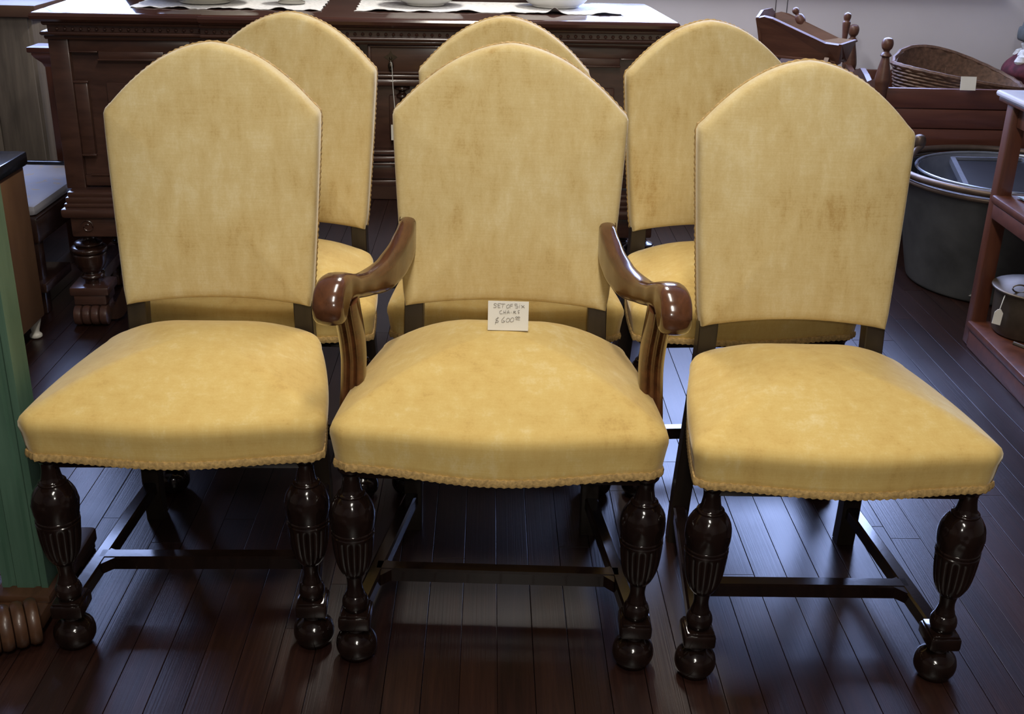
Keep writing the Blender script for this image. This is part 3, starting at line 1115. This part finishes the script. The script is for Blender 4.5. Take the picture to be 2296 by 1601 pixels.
dish('serving_dish', -.50, .315, [(.050, 0), (.072, .001), (.078, .006), (.070, .012), (.095, .03), (.15, .055), (.152, .058), (.11, .038), (.02, .014), (.001, .013)], M_GLASSY,
     'wide pale glass dish at the left on the lace runner', 'dish')
dish('glass_bowl', -.235, .335, [(.030, 0), (.040, .001), (.042, .006), (.030, .012), (.035, .02), (.055, .04), (.065, .06), (.060, .06), (.03, .022), (.001, .018)], M_GLASSY,
     'small footed glass bowl on the left lace runner', 'bowl')
dish('porcelain_bowl', .185, .360, [(.050, 0), (.060, .001), (.064, .006), (.085, .016), (.115, .045), (.130, .085), (.126, .085), (.10, .045), (.04, .016), (.001, .014)], M_PORC,
     'white porcelain bowl in the middle of the sideboard', 'bowl', 'white bowls on the sideboard')
dish('porcelain_bowl', .605, .375, [(.066, 0), (.074, .001), (.078, .006), (.094, .016), (.118, .045), (.130, .085), (.126, .085), (.10, .045), (.04, .016), (.001, .014)], M_PORC,
     'white porcelain bowl near the right end of the sideboard', 'bowl', 'white bowls on the sideboard')

# ------------------------------------------------------------------ left side of the shop
# green trestle table leg on a carved base
gt = empty('trestle_table', (-.872, 1.86, 0), 0, 'old table with a grooved green painted leg on a carved brown foot', 'table')
b = MB()
sec = []
hw, hd_ = .043, .032
flutes = [(-hw, -hd_), (-hw * .72, -hd_), (-hw * .62, -hd_ + .006), (-hw * .45, -hd_ + .006), (-hw * .36, -hd_), (hw * .36, -hd_), (hw * .45, -hd_ + .005), (hw * .62, -hd_ + .005), (hw * .72, -hd_),
          (hw, -hd_), (hw, hd_), (-hw, hd_)]
n = len(flutes)
zz = [.068, .074, .082, .90]
gr = [1.0, 1.02, 1.0, 1.0]
b.rings([[(x * g, y * g, z) for x, y in flutes] for z, g in zip(zz, gr)], center0=(0, 0, .068), center1=(0, 0, .90))
b.build('leg', M_GREEN, gt, ang=30)
b = MB(); b.box(-.055, .055, -.06, .10, .050, .068, .006); b.box(-.052, .052, -.10, .22, .018, .052, .008)
bs = b.build('foot_beam', M_BASE, gt)
m = MB()
for j in range(5):
    m.lathe([(.030, -.0125), (.040, -.0105), (.044, -.004), (.044, .004), (.040, .0105), (.030, .0125)], 24, mat=T(-.046 + .021 * j, -.150 + .011 * j, .045, R(28), 0, R(90)))
m.build('scroll_toe', M_BASE, bs)
m = MB(); m.box(-.045, .045, .14, .22, 0, .02, .004); m.build('heel', M_BASE, bs)
b = MB(); b.box(-.75, .0, -.60, .03, .90, .935, .008); b.build('table_top', M_GREEN, gt)
b = MB()
b.box(-.72, -.64, -.03, .03, .0, .90, .006)
b.build('leg', M_GREEN, gt)

# brown cabinet with a black polished top
cb = empty('cabinet', (-1.62, 2.98, 0), 0, 'low brown cabinet with a shiny black top at the left edge', 'cabinet')
b = MB(); b.box(-.25, .255, -.38, .31, .065, .535, .006); b.build('body', M_CABL, cb)
b = MB(); b.box(-.28, .265, -.40, .325, .535, .575, .006); b.build('top', M_BLACKTOP, cb)
for (x, y) in ((-.22, -.35), (-.22, .285), (.228, -.35), (.228, .285)):
    m = MB(); m.lathe(smooth_prof([(.014, 0), (.019, .004), (.018, .012), (.012, .02), (.018, .045), (.024, .068)], 3), 12, mat=T(x, y, 0)); m.build('leg', M_GLASSY, cb)

# flowered upholstered bench behind it
bn = empty('upholstered_bench', (-1.71, 3.76, 0), 0, 'dark bench with a pale flowered cushion beside the sideboard', 'bench')
b = MB(); b.box(-.28, .29, -.30, .30, .24, .325, .008); b.build('seat_frame', M_SBD, bn)
b = MB(); b.box(-.27, .285, -.285, .275, .325, .362, .016); b.build('cushion', M_SEATC, bn)
b = MB(); b.box(-.28, .29, .275, .30, .32, .372, .008); b.build('rear_rail', M_BLACKTOP, bn)
b = MB(); b.box(-.28, .305, -.33, -.10, .085, .118, .006); b.build('lower_shelf', M_SBD, bn)
for (x, y) in ((-.25, -.27), (-.25, .27), (.26, -.27), (.26, .27)):
    m = MB(); m.box(x - .022, x + .022, y - .022, y + .022, 0, .245, .005); m.build('leg', M_SBD, bn)

# red cupboard and weathered grey cupboard further back
rc = empty('red_cabinet', (-1.30, 4.33, 0), 0, 'dark red cabinet with a moulded ledge top, behind the left end of the sideboard', 'cabinet')
b = MB(); b.box(-.29, .25, -.19, -.03, .0, .70, .004); b.build('body', M_REDV, rc)
b = MB(); b.box(-.335, .28, -.225, -.11, .742, .762, .005); b.build('top', M_RED, rc)
b = MB()
b.rings([[(-.29 - d, -.19 - d, z), (.25 + d, -.19 - d, z), (.25 + d, -.05, z), (-.29 - d, -.05, z)] for d, z in ((0, .69), (.006, .705), (.022, .722), (.030, .735), (.030, .742))],
        center0=(0, -.1, .69), center1=(0, -.1, .742))
b.build('cornice', M_RED, rc)
gc = empty('grey_cupboard', (-2.18, 4.62, 0), 0, 'tall weathered grey plank cupboard with a brown cornice at the far left', 'cupboard')
b = MB(); b.box(-.4, .425, -.12, .26, .10, .822, .004); b.build('body', M_GREY, gc)
for i in range(5):
    m = MB(); m.box(-.395 + .162 * i, -.395 + .162 * i + .158, -.128, -.118, .04, .820, .003); m.build('plank', M_GREY, gc)
b = MB(); b.box(-.43, .455, -.15, .28, .820, .866, .006); b.build('cornice', M_TRIM, gc)
for (x, y) in ((-.36, -.09), (.345, -.09), (-.36, .22), (.345, .22)):
    m = MB(); m.box(x - .03, x + .03, y - .025, y + .03, 0, .11, .004); m.build('foot', M_GREY, gc)

# ------------------------------------------------------------------ right side of the shop
# large cradle with ball-topped posts
lc = empty('large_cradle', (1.96, 4.68, 0), 0, 'large red-brown wooden cradle with ball-topped corner posts', 'cradle')
POST = smooth_prof([(.020, .36), (.020, .52), (.024, .545), (.024, .60), (.028, .64), (.030, .66), (.024, .70), (.015, .742), (.016, .748), (.022, .752), (.018, .760), (.012, .766),
                    (.0125, .772), (.019, .780), (.0225, .793), (.0215, .806), (.015, .817), (.001, .821)], 4)
for (x, y) in ((-.42, -.23), (-.42, .21), (.60, -.23), (.60, .21)):
    m = MB(); m.lathe(POST, 20, mat=T(x, y, 0)); m.box(x - .022, x + .022, y - .022, y + .022, .10, .55, .004); m.build('corner_post', M_CRAD, lc)
for (z0, z1) in ((.383, .474), (.477, .552), (.555, .632)):
    m = MB(); m.box(-.40, .58, -.245, -.222, z0, z1, .003); m.build('side_board', M_RED, lc)
    m = MB(); m.box(-.40, .58, .225, .248, z0, z1, .003); m.build('side_board', M_RED, lc)
hb = [(-.21, .383), (.19, .383), (.19, .66), (.15, .65), (.10, .635), (.05, .655), (-.01, .672), (-.07, .655), (-.12, .635), (-.17, .65), (-.21, .66)]
for x in (-.43, .59):
    m = MB(); m.prism(hb, -.01, .012, mat=Matrix.Translation((x, 0, 0)) @ Matrix.Rotation(R(90), 4, 'Z')); m.build('end_board', M_CRAD, lc, ang=20)
m = MB(); m.box(-.42, .60, -.23, .21, .40, .42, .003); m.build('bottom_board', M_CRAD, lc)
for x in (-.42, .60):
    arc = [(x, .40 * math.sin(t), .42 - .41 * math.cos(t)) for t in [R(a) for a in range(-42, 43, 6)]]
    m = MB(); m.sweep([(p[0], p[1] - .01, p[2] + .012) for p in arc], [(.018, .014), (-.018, .014), (-.018, -.014), (.018, -.014)], upv=(1, 0, 0)); m.build('rocker', M_CRAD, lc)
    m = MB(); m.box(x - .016, x + .016, -.24, .22, .06, .12, .004); m.build('rocker_rail', M_CRAD, lc)

# wicker basket with hood end lying in the cradle
wk = empty('wicker_basket', (1.938, 4.645, 0), 0, 'brown wicker baby basket lying in the large cradle', 'basket')


def rim(t):
    """oval rim; the head end (x<0) stands up, the foot end drops away"""
    c, s = math.cos(t), math.sin(t)
    x = .270 * c - .025
    y = .150 * s - .005
    head = .5 - .5 * math.cos(t)            # 0 at foot, 1 at head
    z = .61 + .088 * head + (.125 * max(0, math.sin(t + .25)) * (0.30 + .70 * head)) 
    return Vector((x, y, z))


NR = 48
cbk = Vector((-.015, .0, .455))
for j in range(19):
    q = j / 18
    pts = []
    for k in range(NR):
        p = rim(2 * math.pi * k / NR)
        w = q ** .55
        z = .450 + (p.z - .450) * q
        x = cbk.x + (p.x - cbk.x) * (.72 + .28 * w)
        y = cbk.y + (p.y - cbk.y) * (.72 + .28 * w)
        wv = .0028 * (1 if (k + j) % 2 else -1)
        d = Vector((x - cbk.x, y - cbk.y, 0)).normalized()
        pts.append((x + d.x * wv, y + d.y * wv, z))
    m = MB(); m.tube(pts, .0052 if j < 18 else .010, 6, closed=True); m.build('woven_strand', M_WICK, wk)
st = MB()
shell = []
for q in (0, .25, .5, .75, 1):
    ring_ = []
    for k in range(NR):
        p = rim(2 * math.pi * k / NR); w = q ** .55
        ring_.append((cbk.x + (p.x - cbk.x) * (.72 + .28 * w) * .985, cbk.y + (p.y - cbk.y) * (.72 + .28 * w) * .985, .450 + (p.z - .450) * q))
    shell.append(ring_)
inner = [[(cbk.x + (x - cbk.x) * .965, cbk.y + (y - cbk.y) * .965, z + .006 if i == 0 else z) for x, y, z in r] for i, r in reversed(list(enumerate(shell)))]
st.rings(shell + inner, center0=(-.015, 0, .448), center1=(-.015, 0, .458))
st.build('basket_wall', M_WICK, wk)
for k in range(0, NR, 4):
    p = rim(2 * math.pi * k / NR)
    a = Vector((cbk.x + (p.x - cbk.x) * .72, cbk.y + (p.y - cbk.y) * .72, .45))
    m = MB(); m.tube([a * 1.0, a.lerp(p, .3) + (p - cbk) * .03 * 0, p], .004, 5); m.build('stake', M_WICK, wk)
# white card on its rim
b = MB(); b.box(-.030, .030, -.0006, .0006, -.008, .044)
o = b.build('note_card', M_WHITE, None, (1.868, 4.415, .640), (R(-12), 0, R(-3)), smooth=False)
tag(o, 'small blank white card on the edge of the wicker basket', 'card')

# stand with the small doll cradle
sd = empty('low_chest', (1.31, 4.62, 0), 0, 'plain dark chest under the small doll cradle', 'chest')
b = MB(); b.box(-.24, .085, -.22, .24, .05, .655, .005); b.build('body', M_CRAD, sd)
b = MB(); b.box(-.255, .10, -.235, .255, .655, .680, .005); b.build('lid', M_CRAD, sd)
for (x, y) in ((-.2, -.19), (-.2, .2), (.05, -.19), (.05, .2)):
    m = MB(); m.box(x - .025, x + .025, y - .025, y + .025, 0, .055, .004); m.build('foot', M_CRAD, sd)
dc = empty('doll_cradle', (1.275, 4.62, .680), R(-33), 'small wooden doll cradle with sloping sides and a scalloped foot board', 'cradle')


def board(pts, thick, nrm, name, mat=M_CRAD, parent=None):
    """planar board from 3D points, given thickness along nrm"""
    n = len(pts)
    N = Vector(nrm).normalized() * thick
    v = [Vector(p) for p in pts] + [Vector(p) + N for p in pts]
    f = [tuple(range(n)), tuple(range(2 * n - 1, n - 1, -1))] + [(k, k + n, (k + 1) % n + n, (k + 1) % n) for k in range(n)]
    m = MB(); m.add(v, f)
    return m.build(name, mat, parent, smooth=False)


# near side: tall at the head (left), sloping down to the foot (right)
board([(-.17, -.055, .045), (.15, -.055, .03), (.165, -.095, .105), (.10, -.095, .108), (-.12, -.105, .185), (-.155, -.105, .19), (-.19, -.10, .180)], .012, (0, 1, .5), 'side_panel', M_CRAD, dc)
board([(-.17, .055, .045), (.15, .055, .03), (.165, .095, .105), (.10, .095, .108), (-.12, .105, .185), (-.155, .105, .19), (-.19, .10, .180)], .012, (0, -1, .5), 'side_panel', M_CRAD, dc)
board([(-.17, -.06, .04), (-.17, .06, .04), (-.19, .10, .185), (-.19, .05, .21), (-.19, -.05, .21), (-.19, -.10, .185)], .012, (1, 0, .1), 'head_board', M_CRAD, dc)
fbp = [(.15, -.058, .028), (.15, -.020, .028)] + [(.15, -.018 * math.cos(R(a)), .030 + .022 * math.sin(R(a))) for a in range(20, 161, 20)] + \
      [(.15, .020, .028), (.15, .058, .028), (.168, .100, .110), (.168, -.100, .110)]
board(fbp, .012, (-1, 0, .1), 'foot_board', M_CRAD, dc)
m = MB(); m.box(-.17, .15, -.058, .058, .032, .042, .002); m.build('bottom_board', M_CRAD, dc)
for x in (-.13, .11):
    arc = [(x, .12 * math.sin(t) / math.sin(R(40)), .185 - .182 * math.cos(t) + .0) for t in [R(a) for a in range(-36, 37, 6)]]
    m = MB(); m.sweep([(p[0], p[1] * .8, p[2] + .009) for p in arc], [(.010, .009), (-.010, .009), (-.010, -.009), (.010, -.009)], upv=(1, 0, 0)); m.build('rocker', M_CRAD, dc)
    m = MB(); m.box(x - .008, x + .008, -.05, .05, .012, .034, .002); m.build('rocker_bearer', M_CRAD, dc)
# a turned knob handle at the far side of the head
m = MB(); m.lathe(smooth_prof([(.006, -.05), (.012, -.02), (.020, 0), (.017, .022), (.008, .030), (.013, .040), (.014, .05), (.008, .058), (.001, .06)], 4), 16, mat=T(-.07, .10, .165, 0, 0, R(-35)))
m.build('knob', M_CRAD, dc)
m = MB(); m.lathe(smooth_prof([(.008, -.06), (.012, -.02), (.016, .02), (.012, .030), (.015, .042), (.013, .055), (.001, .062)], 4), 16, mat=T(.115, .11, .150)); m.build('knob', M_CRAD, dc)
b = MB(); b.box(-.02, .02, -.008, .008, 0, .0012)
tag(b.build('paper_slip', M_WHITE, None, dc.matrix_basis @ Vector((.0, .05, .046)), (0, 0, R(-30)), smooth=False), 'small white paper slip inside the doll cradle', 'paper')

# dressed figure in the far corner
fg = empty('stuffed_figure', (2.290, 4.763, .421), 0, 'stuffed red cloth figure with white fleece and a tall grey hat at the right edge', 'figure')
m = MB(); m.lathe(smooth_prof([(.085, 0.0), (.095, .01), (.10, .10), (.118, .20), (.138, .235), (.122, .275), (.07, .315), (.02, .325)], 4), 24); m.build('red_coat', M_REDC, fg)
m = MB()
rnd = random.Random(4)
for k in range(26):
    a = rnd.uniform(0, 6.28); rr = rnd.uniform(.05, .10); z = rnd.uniform(.30, .355) - (rr - .05) * .5
    m.lathe([(.001, -.028), (.02, -.02), (.03, 0), (.02, .02), (.001, .028)], 10, mat=T(rr * math.cos(a), rr * math.sin(a) - .01, z, a))
m.build('fleece_collar', M_FUR, fg)
m = MB(); m.lathe(smooth_prof([(.03, .315), (.055, .33), (.065, .365), (.058, .405), (.03, .43), (.001, .435)], 4), 20); m.build('head', M_FUR, fg)
m = MB(); m.lathe(smooth_prof([(.085, .36), (.098, .37), (.098, .41), (.086, .42), (.076, .475), (.055, .545), (.025, .615), (.001, .645)], 4), 24); m.build('hat', M_HAT, fg)

# metal tub with a second vessel nested inside and a framed panel standing in it
TX, TY = 1.885, 3.965
tb = empty('metal_tub', (TX, TY, 0), 0, 'big dull metal tub with a rolled brown rim on the floor at right', 'tub')
m = MB()
m.lathe(smooth_prof([(.27, 0), (.295, .004), (.305, .03), (.325, .12), (.352, .25), (.378, .37), (.385, .40)], 4) + [(.376, .40), (.345, .25), (.318, .12), (.296, .04), (.28, .02), (.001, .02)], 64)
m.build('wall', M_ZINC, tb, ang=60)
for (rr, zz_, r_) in ((.398, .418, .0125), (.392, .392, .009)):
    m = MB(); m.tube([(rr * math.cos(2 * math.pi * k / 72), rr * math.sin(2 * math.pi * k / 72), zz_) for k in range(72)], r_, 10, closed=True); m.build('rim', M_RIM, tb)
hx, hy = 1.615 - TX, 4.13 - TY
m = MB(); m.tube(catmull([(hx - .075, hy - .085, .425), (hx - .055, hy - .055, .440), (hx - .03, hy - .02, .455), (hx, hy, .475), (hx + .004, hy + .012, .495)], 5), .011, 10)
m.lathe(smooth_prof([(.006, -.004), (.018, .0), (.022, .016), (.018, .036), (.006, .042)], 3), 16, mat=T(hx - .012, hy + .004, .470)); m.build('handle', M_RIM, tb)
vv, ff = [], []
for i in range(9):
    t = i / 8
    a0 = math.atan2(-.30, -.20) + .10 - .10 * t + .012 * math.sin(i * 2.1)
    z = .115 - .085 * t
    rad = .308 + (.328 - .308) * max(0, (z - .03) / .09) + .0025
    w = .010 + .012 * abs(math.sin(i * 1.3 + .6))
    for q in (-w, w):
        vv.append((rad * math.cos(a0 + q), rad * math.sin(a0 + q), z))
        vv.append(((rad - .004) * math.cos(a0 + q), (rad - .004) * math.sin(a0 + q), z))
    if i:
        o_ = 4 * i
        ff += [(o_ - 4, o_ - 2, o_ + 2, o_), (o_ - 3, o_ + 1, o_ + 3, o_ - 1), (o_ - 4, o_, o_ + 1, o_ - 3), (o_ - 2, o_ - 1, o_ + 3, o_ + 2)]
m = MB(); m.add(vv, ff); m.build('paint_streak', M_FUR, tb)
nv = empty('nested_pan', (TX + .02, TY + .03, .02), 0, 'grey enamel pan nested inside the big metal tub', 'pan')
m = MB()
m.lathe(smooth_prof([(.20, .002), (.23, .006), (.26, .06), (.295, .22), (.322, .36), (.330, .385)], 4) + [(.322, .385), (.288, .22), (.25, .06), (.22, .02), (.001, .015)], 64)
m.build('wall', M_STEEL, nv, ang=60)
m = MB(); m.tube([(.330 * math.cos(2 * math.pi * k / 64), .330 * math.sin(2 * math.pi * k / 64), .388) for k in range(64)], .006, 8, closed=True); m.build('rim', M_STEEL, nv)
fp = empty('framed_panel', (TX + .02, TY + .03, .30), 0, 'dark framed board lying tilted inside the metal tub', 'panel')
Q = [(-.225, -.19, .075), (.215, -.19, .075), (.135, .215, .105), (-.135, .215, .105)]


def strip(a, c, w, h0, h1, name, mat):
    a, c = Vector(a), Vector(c)
    m_ = MB(); m_.sweep([a, a.lerp(c, .5), c], [(w, h1), (-w, h1), (-w, h0), (w, h0)]); m_.build(name, mat, fp, smooth=False)


m = MB(); m.add(Q + [(x, y, z - .012) for x, y, z in Q], [(0, 1, 2, 3), (7, 6, 5, 4), (0, 4, 5, 1), (1, 5, 6, 2), (2, 6, 7, 3), (3, 7, 4, 0)]); m.build('board', M_IRON, fp, smooth=False)
strip(Q[0], Q[3], .009, -.014, .010, 'frame_strip', M_STEEL)
strip(Q[3], Q[2], .007, -.014, .010, 'frame_strip', M_STEEL)
strip(Q[2], Q[1], .009, -.014, .010, 'frame_strip', M_STEEL)

# red-brown open shelf table at the right edge
sh = empty('shelf_table', (1.54, 3.40, 0), R(-2.0), 'red-brown open shelf table with a pale polished top at the right edge', 'table')
UX, UY = .62, -1.15
m = MB(); m.box(-.005, UX, UY, .025, .776, .794, .008); m.build('top', M_PALE_TOP, sh)
m = MB(); m.box(.004, UX - .01, UY + .01, .015, .762, .776, .004); m.build('top_frame', M_REDV, sh)
m = MB(); m.box(.03, UX - .03, UY + .04, -.055, .70, .768, .004); m.build('apron', M_REDV, sh)
for (x, y) in ((.035, -.06), (UX - .035, -.06), (.035, UY + .06), (UX - .035, UY + .06)):
    m = MB(); m.box(x - .024, x + .024, y - .024, y + .024, 0, .768, .006); m.build('leg', M_REDV, sh)
m = MB(); m.box(.0, UX, UY + .02, -.075, .470, .494, .007); m.build('shelf', M_REDV, sh)
m = MB(); m.box(.004, UX, UY + .02, -.09, .425, .470, .004); m.build('shelf_rail', M_RED, sh)
m = MB(); m.box(.0, UX, UY + .02, -.075, .060, .084, .006); m.build('shelf', M_REDV, sh)
m = MB(); m.box(.006, .03, UY + .06, -.09, .0, .060, .004); m.build('plinth_rail', M_RED, sh)
SHM = Matrix.Translation((1.54, 3.40, 0)) @ Matrix.Rotation(R(-2.0), 4, 'Z')


def shp(x, y, z):
    return SHM @ Vector((x, y, z))


b = MB()
rg = [[(.105 * c * q, .085 * s * q, z) for c, s in [(math.cos(t * math.pi / 16), math.sin(t * math.pi / 16)) for t in range(32)]] for q, z in ((.6, 0), (.9, .004), (1, .016), (.97, .018), (.86, .008))]
b.rings(rg, center0=(0, 0, 0), center1=(0, 0, .007))
tag(b.build('blue_rimmed_dish', M_PAPER, None, shp(.17, -.10, .7945)), 'pale blue rimmed dish on top of the shelf table', 'dish')
b = MB()
gx = []
for j in range(9):
    for i in range(9):
        gx.append((-.15 + .30 * i / 8, -.20 + .40 * j / 8, .004 + .006 * max(0, math.sin(i * 1.7 + j * 1.1))))
b.add(gx + [(x, y, z - .003) for x, y, z in gx],
      [(j * 9 + i, j * 9 + i + 1, j * 9 + i + 10, j * 9 + i + 9) for j in range(8) for i in range(8)] + [(81 + j * 9 + i, 81 + j * 9 + i + 9, 81 + j * 9 + i + 10, 81 + j * 9 + i + 1) for j in range(8) for i in range(8)])
tag(b.build('crumpled_paper', M_PAPER, None, shp(.215, -.31, .4945), ang=60), 'crumpled pale blue paper on the middle shelf', 'paper')
b = MB(); b.lathe(smooth_prof([(.05, 0), (.07, .004), (.085, .03), (.08, .055), (.05, .06), (.001, .06)], 3), 24)
tag(b.build('small_tin', M_POT, None, shp(.20, -.24, .5065)), 'dull metal tin on crumpled paper on the middle shelf', 'tin')
# lidded pot with tag on the lower shelf
pt = empty('lidded_pot', shp(.150, -.175, .0845), R(-10), 'tarnished lidded cooking pot with a paper tag on the lower shelf', 'pot')
m = MB(); m.lathe(smooth_prof([(.09, 0), (.105, .006), (.112, .04), (.115, .09), (.116, .135), (.116, .14)], 3), 36); m.build('body', M_POT, pt, ang=60)
m = MB(); m.lathe(smooth_prof([(.116, .140), (.126, .142), (.127, .148), (.110, .154), (.06, .168), (.02, .174), (.001, .175)], 3), 36); m.build('lid', M_POT, pt, ang=60)
m = MB(); m.tube(catmull([(-.035, -.06, .165), (-.03, -.058, .19), (0, -.055, .20), (.03, -.052, .19), (.035, -.05, .165)], 4), .005, 8); m.tube([(-.05, -.075, .178), (.14, -.11, .165)], .007, 8); m.build('handle', M_IRON, pt)
m = MB(); m.tube([(.02 * math.cos(t * .4) - .072, -.078, .166 + .012 * math.sin(t * .4)) for t in range(16)], .0025, 6); m.build('ring', M_POT, pt)
o = empty('pot_tag', shp(.022, -.235, .135), R(-12), 'white paper tag hanging from the lidded pot on the lower shelf', 'tag')
m = MB(); m.tube(catmull([(.014, .02, .085), (.008, .008, .07), (.002, .0, .045)], 4), .0014, 6); m.build('string', M_STRING, o)
m = MB(); m.prism([(-.013, .0), (.012, -.005), (.014, .034), (.006, .046), (-.003, .046), (-.011, .036)], -.0008, .0008); m.build('paper', M_WHITE, o, smooth=False)
kt = empty('iron_kettle', shp(.42, -.24, .0845), 0, 'black iron kettle behind the lidded pot on the lower shelf', 'kettle')
m = MB(); m.lathe(smooth_prof([(.09, 0), (.12, .01), (.135, .08), (.12, .17), (.08, .22), (.05, .235), (.02, .25), (.022, .265), (.001, .27)], 4), 32); m.build('body', M_IRON, kt, ang=60)
m = MB(); m.tube(catmull([(-.10, .0, .18), (-.11, .0, .23), (-.05, .0, .29), (.05, .0, .29), (.11, .0, .23), (.10, .0, .18)], 5), .007, 8); m.build('bail_handle', M_POT, kt)
pn = empty('small_pan', shp(.13, -.42, .0845), R(15), 'small pewter pan near the front of the lower shelf', 'pan')
m = MB(); m.lathe(smooth_prof([(.04, 0), (.045, .003), (.05, .03), (.053, .038)], 3) + [(.05, .038), (.044, .012), (.001, .008)], 28); m.build('body', M_POT, pn, ang=60)
m = MB(); m.tube([(-.05, .0, .034), (-.075, .04, .040), (-.085, .08, .04)], .006, 8); m.build('handle', M_POT, pn)
